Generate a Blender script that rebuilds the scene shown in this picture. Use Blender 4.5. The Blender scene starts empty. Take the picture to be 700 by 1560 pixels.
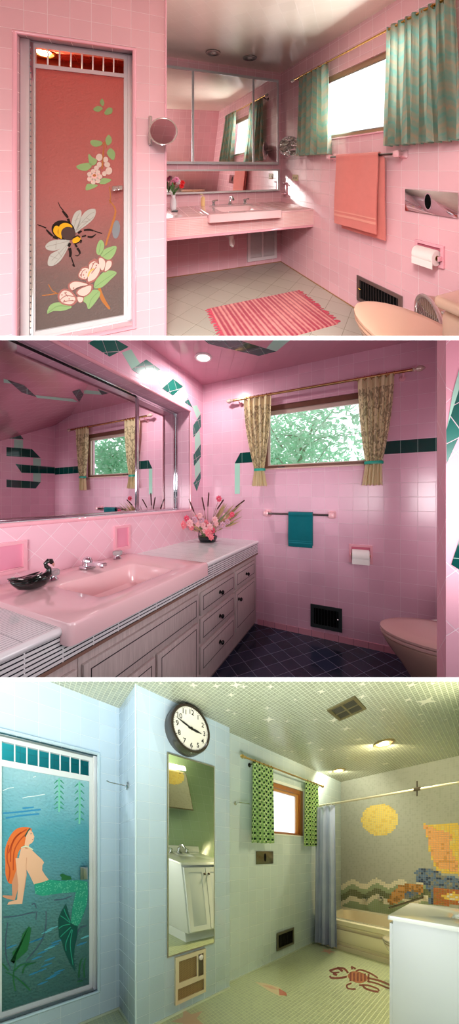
import bpy, bmesh, math, random
from mathutils import Vector, Matrix
random.seed(7)
PI = math.pi
SC = bpy.context.scene
COL = SC.collection

# ------------------------------------------------------------------ rooms
# Three bathrooms on three storeys of one cut-away house.  The middle room is
# level; the floor of the upper storey climbs away from the viewer and the floor
# of the lower storey falls away, like the tiers of a doll's house on a slope.
# Room coordinates: u along the far wall, v into the room, h above its own floor.
F = 400.0
CX, CY = 350.0, 757.0
ZC = 1.22
class Room:
    def __init__(s, vd, vr, hy, hc, keep_above=None, keep_below=None):
        s.D = Vector((vd - CX, F)).normalized()
        r = Vector((vr - CX, F)); r = r if vr > CX else -r
        s.R = r.normalized()
        s.hy, s.hc = hy, hc
        s.k = (CY - hy) / F
        s.ka, s.kb = keep_above, keep_below
        s.det = s.R.x * s.D.y - s.R.y * s.D.x
    def W(s, u, v, h):
        x = u * s.R.x + v * s.D.x; y = u * s.R.y + v * s.D.y
        return Vector((x, y, ZC + (h - s.hc) + s.k * y))
    def dirs(s, px, py):
        x = (px - CX) / F
        return ((x * s.D.y - s.D.x) / s.det, (s.R.x - x * s.R.y) / s.det, (s.hy - py) / F)
    def at(s, px, py, u=None, v=None, h=None):
        du, dv, dh = s.dirs(px, py)
        t = u / du if u is not None else v / dv if v is not None else (h - s.hc) / dh
        return (t * du, t * dv, s.hc + t * dh)
    def pix(s, u, v, h):
        w = s.W(u, v, h)
        return (CX + F * w.x / w.y, s.hy - F * (h - s.hc) / w.y)
K_A = (CY - 515) / F      # slope of the upper storey slab
K_B = (CY - 1035) / F     # slope of the lower storey slab
R1 = Room(200, 1420, 255, 1.20, keep_above=K_A)
R2 = Room(545, -497, 757, 1.22, keep_above=K_B, keep_below=K_A)
R3 = Room(765, 31, 1300, 1.242, keep_below=K_B)

# ------------------------------------------------------------------ materials
def C(hexs):
    c = [int(hexs[i:i + 2], 16) / 255 for i in (0, 2, 4)]
    return tuple((x / 12.92 if x <= .04045 else ((x + .055) / 1.055) ** 2.4) for x in c) + (1,)
MATS = {}
def newmat(name):
    m = bpy.data.materials.new(name); m.use_nodes = True
    nt = m.node_tree; b = nt.nodes['Principled BSDF']
    MATS[name] = m
    return m, nt, b
def N(nt, t, **kw):
    n = nt.nodes.new(t)
    for k, v in kw.items():
        if k.startswith('i_'):
            n.inputs[k[2:].replace('_', ' ')].default_value = v
        else: setattr(n, k, v)
    return n
def math_(nt, op, a, b=None, c=None, clamp=False):
    n = nt.nodes.new('ShaderNodeMath'); n.operation = op; n.use_clamp = clamp
    for i, x in enumerate((a, b, c)):
        if x is None: continue
        if isinstance(x, (int, float)): n.inputs[i].default_value = x
        else: nt.links.new(x, n.inputs[i])
    return n.outputs[0]
def mixc(nt, fac, a, b, mode='MIX'):
    n = nt.nodes.new('ShaderNodeMix'); n.data_type = 'RGBA'; n.blend_type = mode
    for i, x in ((0, fac), (6, a), (7, b)):
        if isinstance(x, (int, float, tuple)): n.inputs[i].default_value = x
        else: nt.links.new(x, n.inputs[i])
    return n.outputs[2]
def locc(nt):      # room coordinates of the point
    n = nt.nodes.new('ShaderNodeAttribute'); n.attribute_name = 'loc'; return n.outputs['Vector']
def plain(name, col, rough=.5, metal=0, spec=.5, bump=0, bscale=60, var=0, vscale=20, coat=0, trans=0, emit=None, es=1, sheen=0):
    m, nt, b = newmat(name)
    col = C(col) if isinstance(col, str) else col
    b.inputs['Base Color'].default_value = col
    b.inputs['Roughness'].default_value = rough; b.inputs['Metallic'].default_value = metal
    b.inputs['Specular IOR Level'].default_value = spec
    b.inputs['Coat Weight'].default_value = coat; b.inputs['Coat Roughness'].default_value = .08
    b.inputs['Transmission Weight'].default_value = trans
    b.inputs['Sheen Weight'].default_value = sheen
    if emit:
        b.inputs['Emission Color'].default_value = C(emit); b.inputs['Emission Strength'].default_value = es
    if var or bump:
        n = N(nt, 'ShaderNodeTexNoise'); nt.links.new(locc(nt), n.inputs['Vector'])
        n.inputs['Scale'].default_value = vscale if var else bscale; n.inputs['Detail'].default_value = 4
        if var:
            dark = tuple(x * (1 - var) for x in col[:3]) + (1,)
            nt.links.new(mixc(nt, n.outputs['Fac'], dark, tuple(min(1, x * (1 + var * .5)) for x in col[:3]) + (1,)), b.inputs['Base Color'])
        if bump:
            n2 = N(nt, 'ShaderNodeTexNoise'); nt.links.new(locc(nt), n2.inputs['Vector']); n2.inputs['Scale'].default_value = bscale
            bp = N(nt, 'ShaderNodeBump'); bp.inputs['Strength'].default_value = bump; bp.inputs['Distance'].default_value = .004
            nt.links.new(n2.outputs['Fac'], bp.inputs['Height']); nt.links.new(bp.outputs['Normal'], b.inputs['Normal'])
    return m
def tile(name, col, pitch, grout='ffffff', rot=0, mortar=.0016, rough=.12, off=(0, 0), var=.06, pitch_h=None, wav=.25, col2=None, shift=0, spec=.5):
    m, nt, b = newmat(name)
    col = C(col); g = C(grout)
    uv = N(nt, 'ShaderNodeUVMap'); uv.uv_map = 'UVMap'
    mp = N(nt, 'ShaderNodeMapping'); mp.inputs['Location'].default_value = (off[0], off[1], 0); mp.inputs['Rotation'].default_value = (0, 0, rot)
    nt.links.new(uv.outputs[0], mp.inputs[0])
    br = N(nt, 'ShaderNodeTexBrick', offset=shift, squash=1.0)
    br.inputs['Scale'].default_value = 1; br.inputs['Mortar Size'].default_value = mortar
    br.inputs['Mortar Smooth'].default_value = .3; br.inputs['Bias'].default_value = 0
    br.inputs['Brick Width'].default_value = pitch; br.inputs['Row Height'].default_value = pitch_h or pitch
    lo = tuple(x * (1 - var) for x in col[:3]) + (1,); hi = C(col2) if col2 else tuple(min(1, x * (1 + var * .6)) for x in col[:3]) + (1,)
    br.inputs['Color1'].default_value = lo; br.inputs['Color2'].default_value = hi; br.inputs['Mortar'].default_value = g
    nt.links.new(mp.outputs[0], br.inputs['Vector'])
    nt.links.new(br.outputs['Color'], b.inputs['Base Color'])
    nt.links.new(math_(nt, 'MULTIPLY_ADD', br.outputs['Fac'], .5, rough), b.inputs['Roughness'])
    b.inputs['Specular IOR Level'].default_value = spec
    no = N(nt, 'ShaderNodeTexNoise'); no.inputs['Scale'].default_value = 9; no.inputs['Detail'].default_value = 1
    nt.links.new(locc(nt), no.inputs['Vector'])
    hgt = math_(nt, 'SUBTRACT', math_(nt, 'MULTIPLY', no.outputs['Fac'], wav), br.outputs['Fac'])
    bp = N(nt, 'ShaderNodeBump'); bp.inputs['Strength'].default_value = .6; bp.inputs['Distance'].default_value = .002
    nt.links.new(hgt, bp.inputs['Height']); nt.links.new(bp.outputs['Normal'], b.inputs['Normal'])
    return m
def cloth(name, builder, trans=.35, rough=.9):
    m, nt, b = newmat(name)
    b.inputs['Roughness'].default_value = rough; b.inputs['Specular IOR Level'].default_value = .15
    col = builder(nt)
    nt.links.new(col, b.inputs['Base Color'])
    tr = N(nt, 'ShaderNodeBsdfTranslucent'); nt.links.new(col, tr.inputs['Color'])
    mx = N(nt, 'ShaderNodeMixShader'); mx.inputs[0].default_value = trans
    nt.links.new(b.outputs[0], mx.inputs[1]); nt.links.new(tr.outputs[0], mx.inputs[2])
    nt.links.new(mx.outputs[0], nt.nodes['Material Output'].inputs['Surface'])
    return m
def mirror_mat(name, tint=(.9, .9, .9, 1), normal=None, rough=0.0):
    m, nt, b = newmat(name)
    g = N(nt, 'ShaderNodeBsdfGlossy'); g.inputs['Color'].default_value = tint; g.inputs['Roughness'].default_value = rough
    if normal:
        c = N(nt, 'ShaderNodeCombineXYZ')
        for i in range(3): c.inputs[i].default_value = normal[i]
        nt.links.new(c.outputs[0], g.inputs['Normal'])
    nt.nodes.remove(b)
    nt.links.new(g.outputs[0], nt.nodes['Material Output'].inputs['Surface'])
    return m
def glass_mat(name, col=(1, 1, 1, 1), mix=.12):
    m, nt, b = newmat(name)
    t = N(nt, 'ShaderNodeBsdfTransparent'); t.inputs[0].default_value = col
    g = N(nt, 'ShaderNodeBsdfGlossy'); g.inputs['Roughness'].default_value = .02
    mx = N(nt, 'ShaderNodeMixShader'); mx.inputs[0].default_value = mix
    nt.links.new(t.outputs[0], mx.inputs[1]); nt.links.new(g.outputs[0], mx.inputs[2])
    nt.nodes.remove(b)
    nt.links.new(mx.outputs[0], nt.nodes['Material Output'].inputs['Surface'])
    return m

# ------------------------------------------------------------------ frames: (s along, o out of the wall, h up) -> (u, v, h)
def on_u(U, sgn):      # wall u = U, s = v
    return lambda s, o, h: (U + sgn * o, s, h)
def on_v(V, sgn):      # wall v = V, s = u
    return lambda s, o, h: (s, V + sgn * o, h)
def on_h(H, sgn=1):    # floor or ceiling: s = u, o = height above, h = v
    return lambda s, o, h: (s, h, H + sgn * o)
def spin(u0, v0, a, h0=0):   # free standing: a = heading; s lateral, o forward
    c, n = math.cos(a), math.sin(a)
    return lambda s, o, h: (u0 + s * c - o * n, v0 + s * n + o * c, h0 + h)

def catmull(pts, n=6, closed=True):
    out = []; L = len(pts)
    for i in range(L if closed else L - 1):
        p0, p1, p2, p3 = (pts[(i - 1) % L], pts[i], pts[(i + 1) % L], pts[(i + 2) % L]) if closed else \
            (pts[max(i - 1, 0)], pts[i], pts[i + 1], pts[min(i + 2, L - 1)])
        for j in range(n):
            t = j / n
            out.append(tuple(.5 * ((2 * b) + (-a + c) * t + (2 * a - 5 * b + 4 * c - d) * t * t + (-a + 3 * b - 3 * c + d) * t ** 3)
                             for a, b, c, d in zip(p0, p1, p2, p3)))
    if not closed: out.append(tuple(pts[-1]))
    return out

class MB:
    def __init__(s, room, fr=None):
        s.room = room; s.fr = fr or (lambda a, b, c: (a, b, c))
        s.bm = bmesh.new(); s.mats = []; s.smooth = True
    def mi(s, m):
        if m is None: return 0
        if m not in s.mats: s.mats.append(m)
        return s.mats.index(m)
    def _add(s, verts, faces, m=None, smooth=None):
        i = s.mi(m)
        vs = [s.bm.verts.new(s.fr(*p)) for p in verts]
        out = []
        for f in faces:
            try:
                ff = s.bm.faces.new([vs[j] for j in f]); ff.material_index = i; out.append(ff)
            except ValueError: pass
        return vs, out
    def box(s, a0, a1, b0, b1, c0, c1, m=None, bev=0, seg=2):
        if a0 > a1: a0, a1 = a1, a0
        if b0 > b1: b0, b1 = b1, b0
        if c0 > c1: c0, c1 = c1, c0
        v = [(a0, b0, c0), (a1, b0, c0), (a1, b1, c0), (a0, b1, c0), (a0, b0, c1), (a1, b0, c1), (a1, b1, c1), (a0, b1, c1)]
        f = [(0, 3, 2, 1), (4, 5, 6, 7), (0, 1, 5, 4), (1, 2, 6, 5), (2, 3, 7, 6), (3, 0, 4, 7)]
        vs, fs = s._add(v, f, m)
        if bev:
            ed = {e for x in fs for e in x.edges}
            r = bmesh.ops.bevel(s.bm, geom=list(ed), offset=min(bev, .49 * min(a1 - a0, b1 - b0, c1 - c0)), segments=seg, profile=.5, affect='EDGES')
            for x in r['faces']: x.material_index = s.mi(m)
        return s
    def quad(s, p, m=None):
        s._add(p, [tuple(range(len(p)))], m); return s
    def plate(s, pts, t, m=None, base=0, smooth=False, n=5):
        """polygon of (s,h) points standing on the wall, thickness t"""
        if smooth: pts = catmull(pts, n)
        k = len(pts)
        v = [(a, base, c) for a, c in pts] + [(a, base + t, c) for a, c in pts]
        f = [tuple(range(k)), tuple(range(2 * k - 1, k - 1, -1))] + [(i, (i + 1) % k, k + (i + 1) % k, k + i) for i in range(k)]
        s._add(v, f, m); return s
    def loft(s, rings, m=None, cap0=True, cap1=True, closed=True):
        n = len(rings[0]); v = [p for r in rings for p in r]; f = []
        for i in range(len(rings) - 1):
            for j in range(n if closed else n - 1):
                a = i * n + j; b = i * n + (j + 1) % n
                f.append((a, b, b + n, a + n))
        if cap0 and closed: f.append(tuple(range(n - 1, -1, -1)))
        if cap1 and closed: f.append(tuple(range((len(rings) - 1) * n, len(rings) * n)))
        s._add(v, f, m); return s
    def tube(s, pts, r, m=None, n=10, cap=True):
        P = [Vector(p) for p in pts]; rr = r if isinstance(r, (list, tuple)) else [r] * len(P)
        rings = []; prev = None
        for i, p in enumerate(P):
            t = (P[min(i + 1, len(P) - 1)] - P[max(i - 1, 0)]).normalized()
            if prev is None: x = t.cross(Vector((0, 0, 1)) if abs(t.z) < .9 else Vector((1, 0, 0))).normalized()
            else: x = (prev - t * prev.dot(t)).normalized()
            y = t.cross(x); prev = x
            rings.append([tuple(p + (x * math.cos(2 * PI * j / n) + y * math.sin(2 * PI * j / n)) * rr[i]) for j in range(n)])
        return s.loft(rings, m, cap, cap)
    def lathe(s, prof, c=(0, 0, 0), m=None, n=24, axis='c', cap0=True, cap1=True):
        """prof: list of (r, z) ; axis 'c' = up, 'b' = out of the wall, 'a' = along"""
        rings = []
        for r, z in prof:
            ring = []
            for j in range(n):
                x, y = r * math.cos(2 * PI * j / n), r * math.sin(2 * PI * j / n)
                q = (x, y, z) if axis == 'c' else (x, z, y) if axis == 'b' else (z, x, y)
                ring.append((c[0] + q[0], c[1] + q[1], c[2] + q[2]))
            rings.append(ring)
        return s.loft(rings, m, cap0, cap1)
    def ball(s, c, r, m=None, n=14, k=9):
        r = r if isinstance(r, (list, tuple)) else (r, r, r)
        rings = []
        for i in range(k + 1):
            t = PI * (i + .02) / (k + .04)
            rings.append([(c[0] + r[0] * math.sin(t) * math.cos(2 * PI * j / n), c[1] + r[1] * math.sin(t) * math.sin(2 * PI * j / n), c[2] - r[2] * math.cos(t)) for j in range(n)])
        return s.loft(rings, m)
    def grid(s, fn, nu, nv, m=None):
        """fn(i/nu, j/nv) -> point"""
        v = [fn(i / nu, j / nv) for j in range(nv + 1) for i in range(nu + 1)]
        f = [(j * (nu + 1) + i, j * (nu + 1) + i + 1, (j + 1) * (nu + 1) + i + 1, (j + 1) * (nu + 1) + i) for j in range(nv) for i in range(nu)]
        s._add(v, f, m); return s
    def holed(s, s0, s1, h0, h1, holes, o, t, m=None):
        """wall slab (s,h rectangle) with rectangular holes, front face at o, thickness t behind it"""
        xs = sorted({s0, s1, *[x for q in holes for x in q[:2]]}); ys = sorted({h0, h1, *[y for q in holes for y in q[2:]]})
        xs = [x for x in xs if s0 <= x <= s1]; ys = [y for y in ys if h0 <= y <= h1]
        def hole(x, y): return any(q[0] < x < q[1] and q[2] < y < q[3] for q in holes)
        nx, ny = len(xs), len(ys)
        cell = lambda i, j: 0 <= i < nx - 1 and 0 <= j < ny - 1 and not hole((xs[i] + xs[i + 1]) / 2, (ys[j] + ys[j + 1]) / 2)
        v = [(x, o - d, y) for d in (0, t) for y in ys for x in xs]; ix = lambda i, j, d: d * nx * ny + j * nx + i
        f = []
        for i in range(nx - 1):
            for j in range(ny - 1):
                if not cell(i, j): continue
                f.append((ix(i, j, 0), ix(i + 1, j, 0), ix(i + 1, j + 1, 0), ix(i, j + 1, 0)))
                f.append((ix(i, j, 1), ix(i, j + 1, 1), ix(i + 1, j + 1, 1), ix(i + 1, j, 1)))
                if not cell(i - 1, j): f.append((ix(i, j, 0), ix(i, j + 1, 0), ix(i, j + 1, 1), ix(i, j, 1)))
                if not cell(i + 1, j): f.append((ix(i + 1, j, 0), ix(i + 1, j, 1), ix(i + 1, j + 1, 1), ix(i + 1, j + 1, 0)))
                if not cell(i, j - 1): f.append((ix(i, j, 0), ix(i, j, 1), ix(i + 1, j, 1), ix(i + 1, j, 0)))
                if not cell(i, j + 1): f.append((ix(i, j + 1, 0), ix(i + 1, j + 1, 0), ix(i + 1, j + 1, 1), ix(i, j + 1, 1)))
        s._add(v, f, m); return s
    def build(s, name, m=None, parent=None, at=None, kind=None, smooth=True, clip=True, recalc=True):
        bm = s.bm; room = s.room
        if m is not None and not s.mats: s.mats = [m]
        if recalc: bmesh.ops.recalc_face_normals(bm, faces=bm.faces)
        bm.normal_update()
        uvl = bm.loops.layers.uv.new('UVMap'); ll = bm.verts.layers.float_vector.new('loc')
        for v in bm.verts: v[ll] = v.co.copy()
        for f in bm.faces:
            n = f.normal; a = (abs(n.x), abs(n.y), abs(n.z)); k = a.index(max(a))
            for l in f.loops:
                c = l.vert.co
                l[uvl].uv = (c.y, c.z) if k == 0 else (c.x, c.z) if k == 1 else (c.x, c.y)
        for e in bm.edges:
            e.smooth = len(e.link_faces) != 2 or e.calc_face_angle(0) < .62
        for f in bm.faces: f.smooth = smooth
        if parent is not None: org = Vector(parent['_w'])
        else:
            if at is None:
                lo = [min(v.co[i] for v in bm.verts) for i in range(3)]; hi = [max(v.co[i] for v in bm.verts) for i in range(3)]
                at = ((lo[0] + hi[0]) / 2, (lo[1] + hi[1]) / 2, lo[2])
            org = room.W(*at) if room else Vector(at)
        if room:
            for v in bm.verts: v.co = room.W(*v.co)
            if clip:
                for k, sg in ((room.ka, -1), (room.kb, 1)):
                    if k is None: continue
                    if any(sg * (v.co.z - ZC - k * v.co.y) > 0 for v in bm.verts):
                        bmesh.ops.bisect_plane(bm, geom=bm.verts[:] + bm.edges[:] + bm.faces[:], plane_co=(0, 0, ZC), plane_no=Vector((0, -k, 1)) * sg, clear_outer=True)
        for v in bm.verts: v.co -= org
        me = bpy.data.meshes.new(name); bm.to_mesh(me); bm.free()
        for x in s.mats: me.materials.append(x)
        ob = bpy.data.objects.new(name, me); COL.objects.link(ob)
        if parent is not None: ob.parent = parent; ob['_w'] = tuple(org)
        else: ob.location = org; ob['_w'] = tuple(org)
        if kind: ob['kind'] = kind
        return ob
def tag(o, label, cat, group=None):
    o['label'] = label; o['category'] = cat
    if group: o['group'] = group
    return o
def thing(name, label, cat, room, at, group=None):
    o = bpy.data.objects.new(name, None); COL.objects.link(o); o.empty_display_size = .05
    w = room.W(*at) if room else Vector(at)
    o.location = w; o['_w'] = tuple(w)
    return tag(o, label, cat, group)
def struct(name, room, at):
    o = bpy.data.objects.new(name, None); COL.objects.link(o); w = room.W(*at)
    o.location = w; o['_w'] = tuple(w); o['kind'] = 'structure'; return o
def dup(root, room, frm, to, label):
    d = room.W(*to) - room.W(*frm)
    r = root.copy(); COL.objects.link(r); r.location = root.location + d; r['label'] = label
    for ch in list(root.children):
        c = ch.copy(); COL.objects.link(c); c.parent = r
        for g in ch.children:
            e = g.copy(); COL.objects.link(e); e.parent = c
    return r

# paint traced on a wall: crop pixels -> (s, h)
def tracer(room, axis, val, x0=0, y0=0, sc=1.0, to=None):
    def f(pts):
        out = []
        for x, y in pts:
            p = room.at(x0 + x / sc, y0 + y / sc, **{axis: val})
            out.append((p[1], p[2]) if axis == 'u' else (p[0], p[2]) if axis == 'v' else (p[0], p[1]))
        return out
    return f
def stroke(pts, w):
    """outline of a tapering brush stroke along 2D points; w in same units, scalar or list"""
    n = len(pts)
    if isinstance(w, (list, tuple)):
        k = len(w) - 1; ww = []
        for i in range(n):
            x = i / max(1, n - 1) * k; j = min(int(x), k - 1); ww.append(w[j] + (w[j + 1] - w[j]) * (x - j))
    else: ww = [w] * n
    L, Rr = [], []
    for i, p in enumerate(pts):
        a = Vector(pts[max(i - 1, 0)]); b = Vector(pts[min(i + 1, n - 1)]); t = (b - a).normalized() if (b - a).length else Vector((1, 0))
        q = Vector((-t.y, t.x)) * ww[i] / 2
        L.append(tuple(Vector(p) + q)); Rr.append(tuple(Vector(p) - q))
    return L + Rr[::-1]
def ellipse(cx, cy, rx, ry, rot=0, n=20):
    c, s_ = math.cos(rot), math.sin(rot)
    return [(cx + rx * math.cos(t) * c - ry * math.sin(t) * s_, cy + rx * math.cos(t) * s_ + ry * math.sin(t) * c) for t in (2 * PI * i / n for i in range(n))]
def inside(p, poly):
    x, y = p; r = False; j = len(poly) - 1
    for i in range(len(poly)):
        xi, yi = poly[i]; xj, yj = poly[j]
        if (yi > y) != (yj > y) and x < (xj - xi) * (y - yi) / (yj - yi) + xi: r = not r
        j = i
    return r
def text_mesh(mb, txt, size, cs, ch, o, m, sgn=1, t=.002, rot=0):
    cu = bpy.data.curves.new('txt', 'FONT'); cu.body = txt; cu.size = size; cu.align_x = 'CENTER'; cu.align_y = 'CENTER'; cu.offset = size * .012
    ob = bpy.data.objects.new('txt', cu); me = ob.to_mesh()
    c, s_ = math.cos(rot), math.sin(rot)
    v = [(cs + sgn * (p.co.x * c - p.co.y * s_), o, ch + p.co.x * s_ + p.co.y * c) for p in me.vertices]
    mb._add(v, [tuple(p.vertices) for p in me.polygons], m)
    ob.to_mesh_clear(); bpy.data.objects.remove(ob); bpy.data.curves.remove(cu)

# ------------------------------------------------------------------ shared builders
def curtain(room, fr, s0t, s1t, s0b, s1b, hb, ht, mat, name, label, group, o=.0, amp=.018, pleats=9, tie=None, hem=None, band=None, out=1, nv=26, rings=True):
    """tie = (h, s0, s1). returns thing"""
    cs = (s0t + s1t) / 2
    t = thing(name, label, 'curtain', room, fr(cs, o, hb), group)
    mb = MB(room, fr)
    ph = random.random() * 6
    def fn(a, b):
        h = ht + (hb - ht) * b
        if tie:
            ti = (ht - tie[0]) / (ht - hb)
            if b < ti:
                e = (b / ti); e = e ** 1.7
                l = s0t + (tie[1] - s0t) * e; r = s1t + (tie[2] - s1t) * e; A = amp * (1 - .3 * e)
            else:
                e = (b - ti) / (1 - ti); l = tie[1] + (s0b - tie[1]) * e; r = tie[2] + (s1b - tie[2]) * e; A = amp * (.7 + .2 * e)
        else:
            l = s0t + (s0b - s0t) * b; r = s1t + (s1b - s1t) * b; A = amp * (.55 + .6 * b)
        w = 2 * PI * pleats * a + ph
        q = math.sin(w) + .35 * math.sin(2.3 * w + 1 + 2 * b) * (0.3 + b)
        hh = h + (.004 * math.sin(w * 1.0) if b > .98 else 0)
        return (l + (r - l) * (a + .012 * math.sin(w * 1.7 + 3 * b)), o + A * q, hh)
    mb.grid(fn, pleats * 10, nv, mat)
    mb.build('drape', parent=t)
    if hem:
        hm = MB(room, fr); nb = .94
        hm.grid(lambda a, b: (lambda p: (p[0], p[1] + .003, p[2]))(fn(a, nb + .06 * b)), pleats * 10, 3, hem); hm.build('hem', parent=t)
    if band:
        bm_ = MB(room, fr); c = (tie[1] + tie[2]) / 2; w = (tie[2] - tie[1]) / 2 + .008
        pr = [(.0 + 1, -.012), (1.03, -.006), (1.03, .006), (1, .012)]
        rings_ = []
        for k in range(24):
            th = 2 * PI * k / 24
            rings_.append([(c + w * q * math.cos(th), o + (amp + .014) * q * math.sin(th), tie[0] + z) for q, z in pr])
        rings_.append(rings_[0])
        bm_.loft(rings_, band, False, False); bm_.build('tieback', parent=t)
    return t
def rod(room, fr, s0, s1, h, o, mat, label, r=.012, finial=None, brackets=(), bmat=None, ring_at=(), name='curtain_rod'):
    t = thing(name, label, 'curtain rod', room, fr((s0 + s1) / 2, o, h))
    MB(room, fr).tube([(s0, o, h), (s1, o, h)], r, mat, 14).build('rod', parent=t)
    for s_, sg in ((s0, -1), (s1, 1)):
        prof = [(r * .9, 0), (r * 1.5, .004), (r * 1.5, .012), (r * .9, .018), (r * 1.7, .03), (r * 2.0, .045), (r * 1.5, .062), (r * .5, .075), (r * .1, .08)]
        MB(room, fr).lathe([(a, sg * b) for a, b in prof], (s_, o, h), finial or mat, 16, 'a').build('finial', parent=t)
    for s_ in brackets:
        b = MB(room, fr); b.tube([(s_, .0, h - .03), (s_, o * .6, h - .03), (s_, o, h - .012)], .007, bmat or mat, 8)
        b.lathe([(.022, 0), (.022, .006), (.012, .01)], (s_, 0, h - .03), bmat or mat, 14, 'b'); b.build('bracket', parent=t)
    for s_ in ring_at:
        b = MB(room, fr); pts = [(s_, o + r * 1.5 * math.cos(2 * PI * k / 14), h - .004 + r * 1.6 * math.sin(2 * PI * k / 14)) for k in range(15)]
        b.tube(pts, .0025, mat, 6, False); b.build('curtain_ring', parent=t)
    return t
def towel_bar(room, fr, s0, s1, h, o, bar, post, label, r=.009):
    t = thing('towel_bar', label, 'towel bar', room, fr((s0 + s1) / 2, 0, h))
    MB(room, fr).tube([(s0, o, h), (s1, o, h)], r, bar, 12).build('bar', parent=t)
    for s_ in (s0, s1):
        b = MB(room, fr)
        def sq(w, oo, hh): return [(s_ + w * x, oo, h + hh * y) for x, y in ((-1, -.7), (-.7, -1), (.7, -1), (1, -.7), (1, .7), (.7, 1), (-.7, 1), (-1, .7))]
        b.loft([sq(.032, 0, .032), sq(.032, .006, .032), sq(.022, .02, .022), sq(.018, o - .02, .018), sq(.022, o - .008, .022), sq(.022, o + .014, .022), sq(.012, o + .02, .012)], post)
        b.build('post', parent=t)
    return t
def towel(room, fr, s0, s1, hbar, hf, hb, o, mat, label, r=.013, stripe=None, skew=.0, back_shift=0.0, band=None):
    t = thing('towel', label, 'towel', room, fr((s0 + s1) / 2, o, hf))
    mb = MB(room, fr)
    th = .010
    def prof(b, sh):          # sheet going over the bar
        Lf = hbar - hf; Lb = hbar - hb
        if b < .46: e = b / .46; return (o + r + th / 2 + .006 * math.sin(e * 5), hf + Lf * e)
        if b > .54: e = (b - .54) / .46; return (o - r - th / 2 + .004 * math.sin(e * 4), hbar - Lb * e)
        a = (b - .46) / .08 * PI; return (o + (r + th / 2) * math.cos(a), hbar + (r + th / 2) * math.sin(a))
    def layer(off):
        def fn(a, b):
            oo, hh = prof(b, 0)
            side = 1 if b < .5 else -1
            w = .004 * math.sin(a * 9 + b * 3) * (1 - abs(b - .5) * .2)
            sh = back_shift if b > .54 else 0
            sk = skew * (1 - b / .46) if b < .46 else 0
            d = off * (1 if b < .46 else -1 if b > .54 else math.cos((b - .46) / .08 * PI))
            dh = off * math.sin((b - .46) / .08 * PI) if .46 <= b <= .54 else 0
            return (s0 + sh + sk + (s1 - s0) * a, oo + w + d, hh + dh)
        return fn
    n, k = 18, 50
    fo, fi = layer(th / 2), layer(-th / 2)
    v = [fo(i / n, j / k) for j in range(k + 1) for i in range(n + 1)] + [fi(i / n, j / k) for j in range(k + 1) for i in range(n + 1)]
    W_ = n + 1; T = W_ * (k + 1); f = []
    for j in range(k):
        for i in range(n):
            a = j * W_ + i; f.append((a, a + 1, a + 1 + W_, a + W_)); f.append((T + a, T + a + W_, T + a + 1 + W_, T + a + 1))
        f.append((j * W_, (j + 1) * W_, T + (j + 1) * W_, T + j * W_)); a = j * W_ + n; f.append((a, T + a, T + a + W_, a + W_))
    for i in range(n):
        f.append((i, T + i, T + i + 1, i + 1)); a = k * W_ + i; f.append((a, a + 1, T + a + 1, T + a))
    mb._add(v, f, mat); mb.build('terry_sheet', parent=t)
    if band:
        for e0, e1 in ((.055, .07), (.085, .093)):
            b = MB(room, fr); g = layer(th / 2 + .002)
            b.grid(lambda a, b_: g(a, e0 + (e1 - e0) * b_), 18, 2, band); b.build('woven_band', parent=t)
    return t
def paper_holder(room, fr, s0, s1, h0, h1, ceramic, dark, brass, label, roll_label, paper, core):
    t = thing('toilet_paper_holder', label, 'toilet paper holder', room, fr((s0 + s1) / 2, 0, h0))
    b = MB(room, fr); e = .018
    b.holed(s0, s1, h0, h1, [(s0 + e, s1 - e, h0 + e, h1 - e)], .014, .014, ceramic); b.build('ceramic_frame', parent=t)
    b = MB(room, fr); b.box(s0 + e * .6, s1 - e * .6, 0, .003, h0 + e * .6, h1 - e * .6, dark); b.build('recess', parent=t)  # flat sheet at wall level, shade of the recess put into its colour
    b = MB(room, fr); c = (h0 + h1) / 2 - .01
    b.tube([(s0 + .012, .03, c), (s1 - .012, .03, c)], .008, brass, 10); b.build('spindle', parent=t)
    for s_ in (s0 + .012, s1 - .012):
        q = MB(room, fr); q.box(s_ - .006, s_ + .006, .0, .042, c - .014, c + .014, ceramic, .003); q.build('arm', parent=t)
    rt = thing('toilet_paper_roll', roll_label, 'toilet paper', room, fr((s0 + s1) / 2, .03, c - .05))
    w = (s1 - s0) * .5 - .024
    b = MB(room, fr); m_ = (s0 + s1) / 2
    b.lathe([(.016, -w), (.046, -w), (.049, -w + .004), (.049, w - .004), (.046, w), (.016, w), (.016, -w)], (m_, .034, c), paper, 32, 'a', False, False); b.build('paper', parent=rt)
    b = MB(room, fr); b.lathe([(.017, -w - .001), (.017, w + .001), (.0145, w + .001), (.0145, -w - .001), (.017, -w - .001)], (m_, .034, c), core, 20, 'a', False, False); b.build('cardboard_core', parent=rt)
    b = MB(room, fr); b.box(m_ - w, m_ + w, .076, .079, c - .062, c - .018, paper); b.build('loose_sheet', parent=rt)
    return t
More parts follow.
